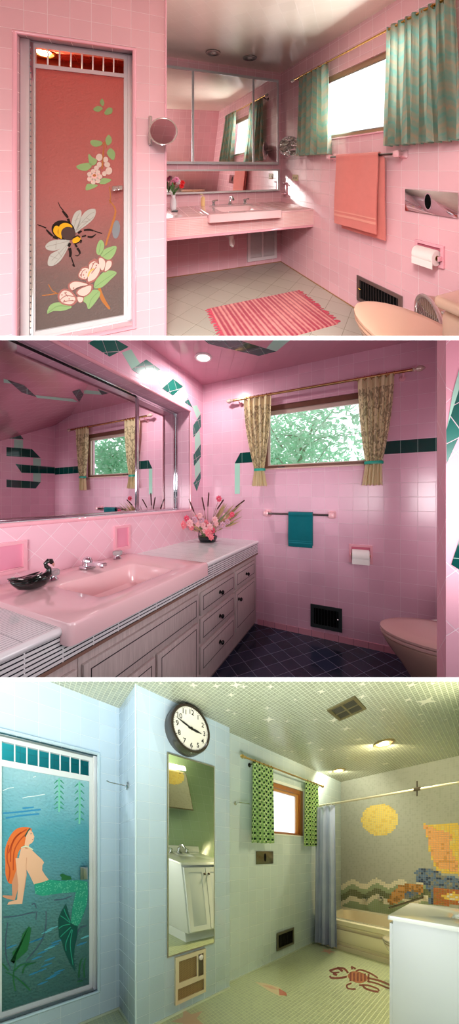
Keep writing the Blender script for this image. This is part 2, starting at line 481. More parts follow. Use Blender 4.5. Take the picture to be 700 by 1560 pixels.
def register(room, fr, s0, s1, h0, h1, frame, dark, slats, label, vertical=True, lever=None, n=12, name='floor_register', open_lower=False):
    t = thing(name, label, 'air vent', room, fr((s0 + s1) / 2, 0, h0))
    e = .028
    b = MB(room, fr); b.holed(s0, s1, h0, h1, [(s0 + e, s1 - e, h0 + e, h1 - e)], .012, .010, frame); b.build('frame', parent=t)
    b = MB(room, fr); b.box(s0 + e * .5, s1 - e * .5, .001, .002, h0 + e * .5, h1 - e * .5, dark); b.build('duct_opening', parent=t)
    b = MB(room, fr)
    for i in range(n):
        if vertical:
            x = s0 + e + (s1 - s0 - 2 * e) * (i + .5) / n; b.box(x - .0022, x + .0022, .003, .011, h0 + e, h1 - e, slats)
        else:
            y = h0 + e + (h1 - h0 - 2 * e) * (i + .5) / n
            b._add([(s0 + e, .003, y - .004), (s1 - e, .003, y - .004), (s1 - e, .011, y + .004), (s0 + e, .011, y + .004)], [(0, 1, 2, 3)], slats)
    b.build('louvres', parent=t)
    if lever:
        b = MB(room, fr); b.tube([(s1 - e - .01, .012, (h0 + h1) / 2), (s1 - e - .004, .026, (h0 + h1) / 2 + .01)], .005, lever, 8); b.build('lever', parent=t)
    return t
def toilet(room, fr, mat, seat, lid, chrome, label, tank=True, tank_gap=.0, Hs=.40):
    """s lateral, o forward from the wall"""
    t = thing('toilet', label, 'toilet', room, fr(0, .35, 0))
    def egg(o0, o1, w, h, n=32, p=1.0):
        oc = o0 + (o1 - o0) * .42; out = []
        for k in range(n):
            a = 2 * PI * k / n; c, s_ = math.cos(a), math.sin(a)
            L = (o1 - oc) if c > 0 else (oc - o0)
            ex = 1.0 if c > 0 else .62
            out.append((w * math.copysign(abs(s_) ** ex, s_), oc + L * math.copysign(abs(c) ** ex, c), h))
        return out
    z = Hs / .40
    b = MB(room, fr)
    b.loft([egg(.22, .60, .115, 0), egg(.22, .60, .118, .02), egg(.24, .56, .10, .06 * z), egg(.23, .56, .10, .15 * z), egg(.21, .62, .13, .24 * z), egg(.20, .68, .165, .32 * z),
            egg(.20, .71, .182, .37 * z), egg(.20, .715, .184, .385 * z), egg(.21, .70, .176, .39 * z)], mat); b.build('bowl', parent=t)
    b = MB(room, fr); b.loft([egg(.225, .715, .182, .392 * z), egg(.22, .722, .187, .396 * z), egg(.22, .722, .187, .408 * z), egg(.225, .715, .182, .412 * z)], seat); b.build('seat', parent=t)
    b = MB(room, fr); b.loft([egg(.225, .715, .180, .414 * z), egg(.218, .724, .188, .418 * z), egg(.218, .724, .188, .430 * z), egg(.235, .70, .176, .440 * z), egg(.28, .62, .13, .446 * z)], lid); b.build('lid', parent=t)
    for sx in (-.07, .07):
        b = MB(room, fr); b.lathe([(.016, -.03), (.018, -.024), (.018, .024), (.016, .03)], (sx, .235, .425 * z), seat, 12, 'a'); b.build('hinge', parent=t)
    if tank:
        b = MB(room, fr); b.box(-.21, .21, .02, .195, .38, .70, mat, .03, 4); b.build('tank', parent=t)
        b = MB(room, fr); b.box(-.222, .222, .008, .208, .70, .745, mat, .018, 4); b.build('tank_lid', parent=t)
        b = MB(room, fr); b.tube([(-.15, .195, .66), (-.15, .215, .66), (-.10, .222, .655)], .006, chrome, 8); b.build('flush_lever', parent=t)
    return t
def ceiling_lamp(room, u, v, h, r, trim, inner, label, lit=None, name='recessed_light', power=None, group=None, watt_col=(1, 1, 1)):
    t = thing(name, label, 'ceiling light', room, (u, v, h), group)
    b = MB(room); b.lathe([(r * .72, -.002), (r * .76, -.010), (r * .95, -.009), (r, -.001), (r, 0)], (u, v, h), trim, 28, 'c', False, False); b.build('trim_ring', parent=t)
    b = MB(room); b.lathe([(r * .74, -.004), (r * .6, -.003), (r * .3, -.002)], (u, v, h), inner, 24, 'c', False, True); b.build('reflector', parent=t)
    b = MB(room); b.ball((u, v, h - .004), (r * .42, r * .42, r * .16), lit or inner, 16, 6); b.build('bulb', parent=t)
    if power:
        L = bpy.data.lights.new('lamp', 'AREA'); L.shape = 'DISK'; L.size = r * 1.3; L.energy = power; L.color = watt_col
        o = bpy.data.objects.new('ceiling_lamp_light', L); COL.objects.link(o); o.location = room.W(u, v, h - .03)
    return t
# ------------------------------------------------------------------ common materials
chrome = plain('chrome', 'd8dade', .10, 1, bump=.0)
alu = plain('brushed_aluminium', 'd4d2d0', .28, 1)
brass = plain('brass', 'c9963a', .22, 1)
white_paint = plain('white_paint', 'f2f0ee', .45)
black = plain('black_enamel', '0b0b0d', .25)
darkhole = plain('dark_void', '060607', .9, spec=.1)
paper = plain('toilet_tissue', 'f7f3ee', .95, spec=.1, bump=.2, bscale=90)
core_card = plain('cardboard', 'b79b73', .9)
PINK = 'efb3bf'
p1 = tile('pink_tile', 'f0bcc4', .119, 'f8dade', off=(.0, .012), var=.05, rough=.16, mortar=.0018)
p1d = tile('pink_ridged_tile', 'f0c0be', .119, 'f8dcda', pitch_h=.0145, var=.04, mortar=.0016, rough=.3)
pink_ceramic = plain('pink_ceramic', 'f0aebb', .12, coat=.3)
pink_sink = plain('pink_enamel', 'f4c8cb', .14, coat=.4)
peach = plain('peach_ceramic', 'e4bba2', .22, coat=.25)
peach_lid = plain('peach_lid', 'e0b498', .30)
ceil1 = tile('beige_ceiling_tile', 'f0e6d4', .119, 'f8f2e6', rot=PI / 4, rough=.3, wav=.8, var=.04)
stall_t = tile('rose_stall_tile', 'c06a62', .119, 'b98078', var=.1)
floor1 = tile('grey_floor_tile', 'b9b4a6', .19, '9c9583', rot=.95, rough=.35, var=.07, mortar=.0026)
# ------------------------------------------------------------------ slabs between the storeys
slab_m = plain('white_slab', 'ffffff', .6)
p2u = tile('pink_soffit_tile', 'cf8d9d', .11, 'c2828f', rot=PI / 4, var=.04)
def slab(name, K, under, over):
    b = MB(None); y0, y1, t = .36, 4.6, .0027
    v = []
    for y in (y0, y1):
        for x in (-4.2, 4.2):
            v += [(x, y, ZC + K * y - t), (x, y, ZC + K * y + t)]
    b._add([v[0], v[2], v[3], v[1]], [(0, 1, 2, 3)], slab_m)            # front edge
    b._add([v[1], v[3], v[7], v[5]], [(0, 1, 2, 3)], over)
    b._add([v[0], v[4], v[6], v[2]], [(0, 1, 2, 3)], under)
    b._add([v[4], v[5], v[7], v[6]], [(0, 1, 2, 3)], slab_m)
    b._add([v[0], v[1], v[5], v[4]], [(0, 1, 2, 3)], slab_m)
    b._add([v[2], v[6], v[7], v[3]], [(0, 1, 2, 3)], slab_m)
    return b.build(name, kind='structure', smooth=False, clip=False)
slab('floor_slab', K_A, p2u, plain('slab_top_grey', 'a8a397', .7))
slab('floor_slab', K_B, slab_m, plain('slab_top_navy', '3a3e4c', .7))

# ================================================================== ROOM 1
A = R1; UW, VB, VS = 1.785, 2.90, 1.88
WW = on_u(UW, -1); WB = on_v(VB, -1); WSH = on_v(VS, -1)
b = MB(A); b.quad([(-1.7, .2, 2.4), (1.95, .2, 2.4), (1.95, 3.0, 2.4), (-1.7, 3.0, 2.4)], ceil1); b.build('ceiling', kind='structure', smooth=False)
b = MB(A); b.quad([(-.2, 1.3, 0), (1.95, .2, 0), (1.95, 3.0, 0), (-1.2, 3.0, 0)], floor1); b.build('floor', kind='structure', smooth=False)
b = MB(A, WW); b.holed(.2, 3.0, -.05, 2.45, [(1.04, 2.16, 1.475, 2.075)], 0, .12, p1); b.build('wall_right', kind='structure', smooth=False)
b = MB(A, WB); b.holed(.12, 1.9, -.05, 2.45, [(.245, 1.738, 1.235, 2.30), (.245, 1.752, .905, 1.175)], 0, .12, p1); b.build('wall_back', kind='structure', smooth=False)
b = MB(A, WSH)
b.holed(-1.7, .228, -.05, 2.45, [(-.639, .020, .125, 1.995)], 0, .12, p1)
b.box(.14, .228, -1.05, -.115, -.05, 2.45, p1)
b.build('wall_left', kind='structure', smooth=False)
b = MB(A); b.box(.74, 1.8, .22, .33, -.05, 2.45, p1); b.build('wall_front', kind='structure', smooth=False)
# bullnose bead around the shower opening
b = MB(A, WSH)
for q in ([(-.639, -.002, .125), (-.639, -.002, 1.995)], [(.020, -.002, .125), (.020, -.002, 1.995)], [(-.65, -.002, 1.995), (.032, -.002, 1.995)], [(-.65, -.002, .125), (.032, -.002, .125)]):
    b.tube(q, .013, pink_ceramic, 12)
b.tube([(.226, .0, 0), (.226, .0, 2.4)], .008, pink_ceramic, 10)
b.build('trim_1', kind='structure')
# dark joint along the floor
joint = plain('brown_joint', 'a8794f', .8)
b = MB(A, WB); b.box(.2, UW, 0, .006, 0, .008, joint); b.fr = WW; b.box(.6, VB, 0, .006, 0, .008, joint); b.build('baseboard_back', kind='structure')
# shower stall behind the door
b = MB(A)
b.quad([(-1.1, 2.86, .1), (.14, 2.86, .1), (.14, 2.86, 2.25), (-1.1, 2.86, 2.25)], stall_t)
b.quad([(-1.1, 2.0, .1), (-1.1, 2.86, .1), (-1.1, 2.86, 2.25), (-1.1, 2.0, 2.25)], stall_t)
b.quad([(.138, 2.0, .1), (.138, 2.86, .1), (.138, 2.86, 2.25), (.138, 2.0, 2.25)], stall_t)
b.quad([(-1.1, 2.0, 2.2), (.14, 2.0, 2.2), (.14, 2.86, 2.2), (-1.1, 2.86, 2.2)], stall_t)
b.quad([(-1.1, 2.0, .1), (.14, 2.0, .1), (.14, 2.86, .1), (-1.1, 2.86, .1)], stall_t)
b.build('wall_stall', kind='structure', smooth=False)

# ---- shower door with the bee
VD = 1.985
DF = on_v(VD, -1)
door = thing('shower_door', 'framed shower door with pink textured glass painted with a bee and white roses', 'shower door', A, (-.31, VD, .14))
b = MB(A, DF)
dl, dr, db, dt = -.612, -.012, .14, 1.978
satin = plain('satin_aluminium', 'ecebed', .25, .35)
b.holed(dl, dr, db, dt, [(dl + .05, dr - .036, db + .032, dt - .155), (dl + .05, dr - .036, dt - .128, dt - .028)], .022, .03, satin)
b.build('frame', parent=door)
b = MB(A, DF); b.box(-.637, dl + .022, -.01, .034, db - .014, dt + .016, satin, .003); b.box(dl, dr + .03, -.01, .012, dt - .002, dt + .016, satin, .002); b.box(-.637, dr + .03, -.01, .024, db - .014, db + .002, satin, .002); b.box(dr - .012, dr + .03, -.01, .034, db, dt, satin, .004); b.box(dl + .03, dl + .042, .022, .030, db, dt, chrome, .003)
b.build('jamb', parent=door)
b = MB(A, DF)                                       # piano hinge
for i in range(46): b.tube([(dl + .027, .026, db + .03 + i * .0395), (dl + .027, .026, db + .062 + i * .0395)], .0055, chrome, 8)
b.build('hinge', parent=door)
for i in range(7):
    x = dl + .05 + (dr - .036 - dl - .05) * (i + 1) / 8
    b = MB(A, DF); b.box(x - .004, x + .004, .004, .016, dt - .13, dt - .026, white_paint, .002); b.build('bar', parent=door)
m, nt, bs = newmat('rose_textured_glass')
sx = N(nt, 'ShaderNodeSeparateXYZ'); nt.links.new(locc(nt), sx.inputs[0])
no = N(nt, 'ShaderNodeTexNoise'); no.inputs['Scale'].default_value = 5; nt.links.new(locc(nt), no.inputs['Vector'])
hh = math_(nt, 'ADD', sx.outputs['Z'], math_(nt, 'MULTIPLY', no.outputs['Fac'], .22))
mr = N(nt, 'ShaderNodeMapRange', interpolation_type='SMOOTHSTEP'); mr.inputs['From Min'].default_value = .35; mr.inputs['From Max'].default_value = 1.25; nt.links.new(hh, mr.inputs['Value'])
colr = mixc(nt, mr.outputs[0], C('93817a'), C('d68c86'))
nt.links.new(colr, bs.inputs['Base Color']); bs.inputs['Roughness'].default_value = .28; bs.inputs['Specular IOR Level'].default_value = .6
tr = N(nt, 'ShaderNodeBsdfTranslucent'); nt.links.new(colr, tr.inputs['Color'])
vo = N(nt, 'ShaderNodeTexVoronoi'); vo.inputs['Scale'].default_value = 75; nt.links.new(locc(nt), vo.inputs['Vector'])
bp = N(nt, 'ShaderNodeBump'); bp.inputs['Strength'].default_value = .8; bp.inputs['Distance'].default_value = .003
nt.links.new(vo.outputs['Distance'], bp.inputs['Height']); nt.links.new(bp.outputs[0], bs.inputs['Normal']); nt.links.new(bp.outputs[0], tr.inputs['Normal'])
mx = N(nt, 'ShaderNodeMixShader'); mx.inputs[0].default_value = .5
nt.links.new(bs.outputs[0], mx.inputs[1]); nt.links.new(tr.outputs[0], mx.inputs[2]); nt.links.new(mx.outputs[0], nt.nodes['Material Output'].inputs['Surface'])
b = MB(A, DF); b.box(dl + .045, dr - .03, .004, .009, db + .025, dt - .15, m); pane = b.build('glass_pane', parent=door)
pane['label'] = 'rose pink textured glass with a painted picture'
pv = VD - .009
def paintmb(): return MB(A, on_v(pv, -1))
pb, pk, py_, pth, pw, pgr, pvn, ppt, por = [plain(n, c, .45, spec=.3) for n, c in (('paint_black', '1c1210'), ('paint_dark', '3a2a26'), ('paint_yellow', 'e0a21c'), ('paint_brown', '4a3733'), ('paint_wing', 'b3b0a6'), ('paint_leaf', '8fae72'), ('paint_vein', '9a9288'), ('paint_petal', 'd8c0b2'), ('paint_stem', 'b5713a'))]
ppk = plain('paint_pink_petal', 'efb8b0', .45); pbl = plain('paint_bluegrey', '7f8286', .6); pol = plain('paint_petal_line', 'a3655c', .5)
T = tracer(A, 'v', pv, 40, 290, 4.118)
def poly(mb, pts, m, lvl=1, smooth=True, tr=None, n=4): mb.plate((tr or T)(pts), .0005 * lvl, m, .0, smooth, n)
def strk(mb, pts, w, m, lvl=1, tr=None, n=4): mb.plate((tr or T)(stroke(catmull(pts, n, False) if len(pts) > 2 else pts, w)), .0005 * lvl, m)
w = paintmb()
for q in ([(285, 215), (300, 150), (330, 125), (347, 135), (338, 200), (312, 258)], [(308, 265), (335, 190), (365, 140), (400, 118), (435, 120), (430, 165), (395, 205), (340, 245)],
          [(275, 315), (200, 310), (150, 320), (120, 350), (140, 375), (200, 372)], [(272, 322), (205, 372), (150, 405), (135, 465), (170, 472), (215, 440), (255, 375)]):
    poly(w, q, pw, 1)
for q in ([(310, 255), (350, 200), (400, 150), (430, 135)], [(320, 250), (380, 200), (425, 165)], [(350, 200), (385, 195)], [(375, 170), (405, 190)], [(300, 230), (320, 170), (335, 145)], [(303, 190), (330, 175)],
          [(270, 325), (220, 380), (160, 440)], [(265, 335), (230, 400), (175, 465)], [(200, 385), (225, 420)], [(265, 318), (200, 335), (130, 352)], [(190, 320), (185, 368)], [(150, 410), (200, 430)]):
    strk(w, q, 3, pvn, 2)
poly(w, ellipse(232, 248, 74, 60, .25), pb, 3, False)
for q in ([(172, 240), (185, 222), (205, 228), (198, 262), (212, 296), (190, 285), (172, 262)], [(212, 218), (240, 204), (275, 212), (290, 232), (262, 230), (235, 238), (222, 262), (224, 302), (208, 292), (202, 252)]):
    poly(w, q, py_, 4)
poly(w, ellipse(265, 270, 46, 42, .2), pth, 5, False)
poly(w, ellipse(316, 308, 30, 20, -.75), py_, 5, False); strk(w, [(292, 300), (322, 285), (338, 295)], 8, pb, 6); strk(w, [(300, 335), (330, 325), (345, 308)], 6, pb, 6)
for q, ww in (([(200, 72), (212, 100), (232, 125)], [3, 5, 7]), ([(228, 128), (250, 155), (262, 172)], [12, 17, 12]), ([(262, 178), (272, 205)], 15), ([(70, 215), (98, 224), (126, 236)], [4, 6, 6]), ([(126, 245), (148, 270), (168, 288)], [8, 14, 9]), ([(168, 292), (200, 300)], 15),
              ([(325, 268), (348, 254)], [16, 10]), ([(362, 250), (395, 247), (422, 252)], [10, 13, 9]), ([(422, 252), (450, 262), (476, 270)], [4, 6, 5]), ([(350, 290), (376, 283)], 9), ([(385, 290), (412, 292), (438, 275)], [10, 12, 4]),
              ([(308, 338), (318, 356)], 12), ([(320, 362), (334, 382), (338, 398)], [14, 14, 9]), ([(336, 398), (322, 410), (308, 408)], [5, 5, 4]), ([(276, 330), (266, 352)], 17), ([(272, 362), (278, 390), (276, 418)], [20, 18, 14]), ([(284, 420), (292, 446), (304, 478)], [7, 7, 7]), ([(290, 465), (304, 478)], 8), ([(348, 312), (342, 330)], 7)):
    strk(w, q, ww, pb, 3)
w.build('painted_bee', parent=pane)
w = paintmb()
strk(w, [(520, 60), (560, 120), (545, 200), (515, 290), (500, 345)], [6, 10, 14, 12, 10], por, 1); strk(w, [(455, 600), (480, 680), (525, 745)], [14, 26, 12], por, 1); strk(w, [(100, 660), (140, 655), (200, 645)], 6, por, 1); strk(w, [(140, 590), (165, 630), (205, 650)], 5, por, 1)
poly(w, ellipse(565, 245, 24, 58, .08), pbl, 2, False)
for q in ([(440, 385), (448, 335), (470, 310), (490, 340), (478, 395), (455, 405)], [(468, 400), (500, 365), (565, 350), (555, 400), (520, 435), (480, 420)], [(425, 605), (440, 560), (500, 505), (568, 515), (530, 560), (480, 605), (440, 615)],
          [(357, 690), (370, 650), (430, 622), (465, 640), (450, 680), (395, 745), (378, 712)], [(132, 772), (150, 720), (210, 702), (287, 730), (230, 755), (170, 757)]):
    poly(w, q, pgr, 2)
for q in ([(455, 395), (470, 330)], [(480, 415), (555, 360)], [(430, 608), (500, 555), (555, 520)], [(455, 635), (410, 680), (393, 735)], [(275, 730), (200, 725), (140, 765)]): strk(w, q, 2.5, plain('leaf_line', '6f8f56', .5), 3)
for q in ([(453, 420), (480, 418), (502, 450), (492, 500), (470, 508), (455, 465)], [(505, 440), (540, 440), (535, 480), (500, 512), (488, 505)], [(388, 480), (395, 450), (430, 430), (465, 448), (472, 500), (440, 560), (400, 584), (378, 578)],
          [(328, 520), (350, 485), (385, 478), (402, 500), (385, 560), (345, 558), (325, 540)], [(312, 640), (340, 612), (415, 588), (412, 632), (370, 667), (328, 662)], [(262, 592), (300, 568), (360, 575), (402, 590), (330, 607), (280, 632)],
          [(198, 660), (225, 620), (268, 622), (302, 650), (322, 690), (290, 722), (235, 717), (208, 697)], [(318, 665), (362, 670), (352, 702), (328, 702)]):
    poly(w, q, pol, 3); cx_ = sum(p[0] for p in q) / len(q); cy_ = sum(p[1] for p in q) / len(q)
    poly(w, [(cx_ + (x - cx_) * .80, cy_ + (y - cy_) * .80) for x, y in q], ppt, 4)
for q in ([(345, 545), (352, 510), (372, 495)], [(405, 500), (430, 450), (455, 460)], [(215, 685), (250, 660), (300, 665)], [(230, 700), (280, 690), (310, 695)], [(240, 640), (262, 665)], [(410, 520), (440, 480)]): strk(w, q, 5, pol, 5)
for x, y in ((345, 500), (360, 530), (378, 512), (340, 530), (225, 655), (250, 640), (270, 680), (240, 690), (420, 460), (440, 470), (290, 690), (365, 548), (298, 612), (320, 625)): poly(w, ellipse(x, y, 4.5, 4.5, 0, 8), pol, 5, False)
strk(w, [(388, 540), (400, 510), (425, 490)], 9, plain('paint_gold', 'd9b25a', .5), 6)
w.build('painted_rose', parent=pane)
T2 = tracer(A, 'v', pv, 100, 130, 5.833)
w = paintmb()
strk(w, [(345, 500), (335, 620), (325, 745)], [8, 14, 12], por, 3, T2); strk(w, [(390, 900), (400, 980), (395, 1050)], 8, por, 1, T2); strk(w, [(320, 540), (350, 500), (365, 560)], 6, por, 1, T2)
for q in ([(95, 720), (150, 695), (210, 690), (232, 720), (190, 757), (130, 752)], [(203, 610), (240, 640), (280, 665), (260, 707), (215, 700)], [(220, 500), (250, 485), (320, 500), (320, 530), (270, 547), (235, 532)], [(355, 480), (385, 440), (412, 480), (400, 520), (370, 532)],
          [(370, 590), (400, 558), (440, 600), (430, 662), (400, 650), (375, 620)], [(245, 215), (280, 185), (315, 190), (330, 210), (290, 237)], [(345, 240), (380, 200), (415, 205), (410, 250), (360, 262)], [(305, 150), (325, 118), (345, 155), (330, 187)],
          [(180, 930), (190, 880), (230, 875), (287, 890), (230, 922)], [(300, 870), (330, 825), (402, 835), (400, 850), (350, 877)]): poly(w, q, pgr, 2, tr=T2)
for x, y, r1, r2 in ((300, 640, 30, 32), (300, 705, 22, 25), (275, 735, 22, 20), (355, 660, 24, 26), (370, 705, 26, 24), (385, 760, 30, 34), (345, 785, 20, 22)): poly(w, ellipse(x, y, r1, r2, .3, 14), ppt, 3, False, T2)
for k in range(7):
    a = 2 * PI * k / 7; poly(w, ellipse(257 + 42 * math.cos(a), 812 + 42 * math.sin(a), 28, 24, a, 12), ppt, 4, False, T2); poly(w, ellipse(257 + 46 * math.cos(a + .3), 812 + 46 * math.sin(a + .3), 7, 9, a, 8), ppk, 5, False, T2)
poly(w, ellipse(257, 805, 26, 22, 0, 14), ppk, 6, False, T2); poly(w, ellipse(257, 800, 15, 12, 0, 12), por, 7, False, T2)
w.build('painted_blossom', parent=pane)
hp = A.at(180, 285, v=VD)
b = MB(A, DF); b.box(hp[0] - .012, hp[0] + .03, .02, .034, hp[2] - .018, hp[2] + .014, chrome, .004); b.box(hp[0] - .035, hp[0] + .004, .034, .048, hp[2] - .022, hp[2] + .012, chrome, .006, 3); b.tube([(hp[0] - .01, .03, hp[2]), (hp[0] - .01, .05, hp[2])], .006, chrome); b.build('handle', parent=door)
ceiling_lamp(A, -.715, 2.73, 2.2, .10, brass, plain('warm_reflector', 'ffdf90', .4, emit='ffd27a', es=1.2), 'warm glowing lamp inside the shower stall behind the bee door', plain('warm_bulb', 'fff4d0', .3, emit='ffe9b0', es=9), power=45, watt_col=(1, .58, .28))
for o_ in COL.objects:
    if o_.type == 'LIGHT': o_.rotation_euler = (A.W(-.42, 1.98, 1.62) - o_.location).to_track_quat('-Z', 'Y').to_euler()

# ---- medicine cabinet (three mirrored doors) and low mirror
kD = A.k * A.D.y; kR = A.k * A.R.y
def mirror_normal(room, px, py, axis):
    du, dv, dh = room.dirs(px, py)
    def w(u, v, h): return Vector((u * room.R.x + v * room.D.x, u * room.R.y + v * room.D.y, h + room.k * (u * room.R.y + v * room.D.y)))
    i = w(du, dv, dh).normalized(); o = (w(du, -dv, dh) if axis == 'v' else w(-du, dv, dh)).normalized()
    return (o - i).normalized()
def mirror_dir(room, px, py, out):
    def w(u, v, h): return Vector((u * room.R.x + v * room.D.x, u * room.R.y + v * room.D.y, h + room.k * (u * room.R.y + v * room.D.y)))
    return (w(*out).normalized() - w(*room.dirs(px, py)).normalized()).normalized()
mir1 = mirror_mat('cabinet_mirror', (.88, .86, .84, 1), mirror_normal(A, 335, 178, 'v'))
mir1b = mirror_mat('shelf_mirror', (.88, .86, .84, 1), mirror_normal(A, 340, 276, 'v'))
cab = thing('medicine_cabinet', 'wide three door mirrored cabinet set into the pink wall over the vanity', 'medicine cabinet', A, (1.0, 2.88, 1.247))
CF = on_v(2.885, -1)
b = MB(A, CF); b.holed(.245, 1.738, 1.235, 2.30, [(.27, 1.72, 1.26, 2.275)], .012, .1, satin); b.build('frame', parent=cab)
d1, d2 = A.at(294, 180, v=2.885)[0], A.at(386, 180, v=2.885)[0]
for a0, a1, off in ((.262, d1, .0), (d1, d2, .006), (d2, 1.728, .0)):
    b = MB(A, CF); b.holed(a0, a1, 1.252, 2.283, [(a0 + .011, a1 - .011, 1.266, 2.27)], .014 + off, .012, satin)
    fr_ = b.build('door_frame', parent=cab)
    b = MB(A, CF); b.box(a0 + .008, a1 - .008, .000 + off, .005 + off, 1.262, 2.274, mir1); b.build('mirror_pane', parent=cab, smooth=False)
lm = thing('wall_mirror', 'long low mirror strip in a chrome frame above the pink sink', 'mirror', A, (1.0, 2.89, .905))
b = MB(A, CF); b.holed(.245, 1.752, .905, 1.175, [(.26, 1.725, .925, 1.158)], .012, .03, satin); b.build('frame', parent=lm)
b = MB(A, CF); b.box(.255, 1.73, -.004, 0, .92, 1.163, mir1b); b.build('mirror_pane', parent=lm, smooth=False)
# ---- vanity counter
vc = thing('vanity_counter', 'wall hung pink tiled vanity counter with inset pink sink', 'vanity counter', A, (1.0, 2.6, .58))
ct = tile('pink_counter_tile', 'ecc4c0', .119, 'f6dedb', rough=.14)
b = MB(A); b.box(.228, .635, 2.275, 2.9, .745, .767, ct, .006); b.box(1.385, UW, 2.275, 2.9, .745, .767, ct, .006); b.box(.635, 1.385, 2.78, 2.9, .745, .767, ct); b.build('countertop', parent=vc)
for x0, x1 in ((.228, .635), (1.385, UW)): b = MB(A); b.tube([(x0, 2.272, .758), (x1, 2.272, .758)], .012, pink_sink, 12); b.build('edge_trim', parent=vc)
b = MB(A); b.box(.228, UW, 2.265, 2.29, .602, .748, p1d); b.build('ridged_front', parent=vc)
b = MB(A); b.box(.228, UW, 2.263, 2.9, .578, .604, pink_ceramic, .004); b.build('underside', parent=vc)
def basin(room, fr, s0, s1, o0, o1, h, hole, depth, mat, lip, parent, name='sink_basin', thick=.03):
    """slab s0..s1 x o0..o1 with a rounded bowl"""
    b = MB(room, fr)
    def rr(x0, x1, y0, y1, r, z, n=6):
        out = []
        for cx, cy, a in ((x1 - r, y1 - r, 0), (x0 + r, y1 - r, PI / 2), (x0 + r, y0 + r, PI), (x1 - r, y0 + r, 1.5 * PI)):
            for k in range(n + 1): out.append((cx + r * math.cos(a + PI / 2 * k / n), cy + r * math.sin(a + PI / 2 * k / n), z))
        return out
    x0, x1, y0, y1 = hole
    R_ = [rr(s0, s1, o0, o1, .02, h - lip), rr(s0, s1, o0, o1, .02, h - .012), rr(s0 + .004, s1 - .004, o0 + .004, o1 - .004, .02, h - .003), rr(s0 + .014, s1 - .014, o0 + .014, o1 - .014, .02, h),
          rr(x0 - .012, x1 + .012, y0 - .012, y1 + .012, .04, h), rr(x0, x1, y0, y1, .035, h - .006), rr(x0 + .012, x1 - .012, y0 + .010, y1 - .010, .04, h - .04), rr(x0 + .022, x1 - .022, y0 + .018, y1 - .018, .045, h - depth * .88),
          rr(x0 + .045, x1 - .045, y0 + .04, y1 - .04, .05, h - depth), rr((x0 + x1) / 2 - .03, (x0 + x1) / 2 + .03, (y0 + y1) / 2 - .03, (y0 + y1) / 2 + .03, .028, h - depth - .004)]
    b.loft(R_, mat, False, True)
    return b.build(name, parent=parent, recalc=True)
basin(A, None, .64, 1.382, 2.215, 2.80, .788, (.80, 1.22, 2.30, 2.62), .13, pink_sink, .075, vc)
b = MB(A); b.lathe([(.002, 0), (.022, 0), (.024, .003)], (1.01, 2.46, .663), chrome, 16); b.build('drain', parent=vc)
pt = thing('drain_pipe', 'white drain trap with chrome stubs hanging under the pink counter', 'drain pipe', A, (1.03, 2.55, .40))
whp = plain('white_plastic', 'efeae4', .4)
dp = A.at(352, 358, v=2.5); ux = dp[0]
b = MB(A); b.tube([(ux, 2.5, .60), (ux, 2.5, .50)], .018, chrome, 12); b.build('tailpiece', parent=pt)
b = MB(A); b.lathe([(.024, .02), (.028, .018), (.028, -.01), (.022, -.012)], (ux, 2.5, .49), whp, 14); b.tube([(ux, 2.5, .48), (ux, 2.5, .44), (ux + .004, 2.5, .415), (ux + .02, 2.51, .40), (ux + .036, 2.53, .415), (ux + .04, 2.55, .44), (ux + .04, 2.58, .45), (ux + .04, 2.89, .455)], .019, whp, 12); b.build('trap', parent=pt)
b = MB(A); b.tube([(ux - .10, 2.5, .575), (ux - .06, 2.5, .555), (ux - .03, 2.5, .53)], .008, chrome, 8); b.ball((ux - .06, 2.5, .55), .016, chrome, 10, 6); b.build('shutoff_valve', parent=pt)
# faucet
def lever(room, c, parent, m, z=0):
    b = MB(room); b.lathe([(.026, 0), (.028, .004), (.016, .012), (.014, .035), (.02, .04), (.02, .05), (.008, .056)], c, m, 16)
    b.tube([(c[0], c[1], c[2] + .048), (c[0] + .018, c[1] - .02, c[2] + .058), (c[0] + .03, c[1] - .04, c[2] + .060)], [.007, .006, .008], m, 8); b.build('handle', parent=parent)
fc = thing('faucet', 'chrome faucet with two separate handles behind the pink sink', 'faucet', A, (1.03, 2.72, .788))
b = MB(A); cu, cv = 1.025, 2.72
b.lathe([(.028, 0), (.03, .004), (.018, .012), (.016, .03)], (cu, cv, .788), chrome, 16)
b.tube([(cu, cv, .80), (cu, cv, .845), (cu, cv - .02, .875), (cu, cv - .06, .882), (cu, cv - .095, .865), (cu, cv - .10, .845)], [.014, .013, .012, .011, .011, .012], chrome, 12); b.build('spout', parent=fc)
lever(A, (.835, 2.72, .788), fc, chrome); lever(A, (1.205, 2.72, .788), fc, chrome)
# louvred access panel
lp = thing('louvered_panel', 'white two leaf louvred access panel low on the pink wall', 'access panel', A, (1.5, 2.9, .055))
b = MB(A, WB); s0, s1, h0, h1 = 1.317, 1.717, .06, .462; mid = (s0 + s1) / 2
b.holed(s0, s1, h0, h1, [(s0 + .035, mid - .012, h0 + .04, h1 - .035), (mid + .012, s1 - .035, h0 + .04, h1 - .035)], .018, .017, white_paint); b.build('frame', parent=lp)
for x0, x1 in ((s0 + .035, mid - .012), (mid + .012, s1 - .035)):
    b = MB(A, WB)
    for k in range(17):
        z = h0 + .045 + k * .0195; b._add([(x0, .014, z), (x1, .014, z), (x1, .004, z + .018), (x0, .004, z + .018), (x0, .012, z - .002), (x1, .012, z - .002), (x1, .002, z + .016), (x0, .002, z + .016)], [(0, 1, 2, 3), (4, 7, 6, 5), (0, 4, 5, 1)], white_paint)
    b.build('louvre_slats', parent=lp, smooth=False)
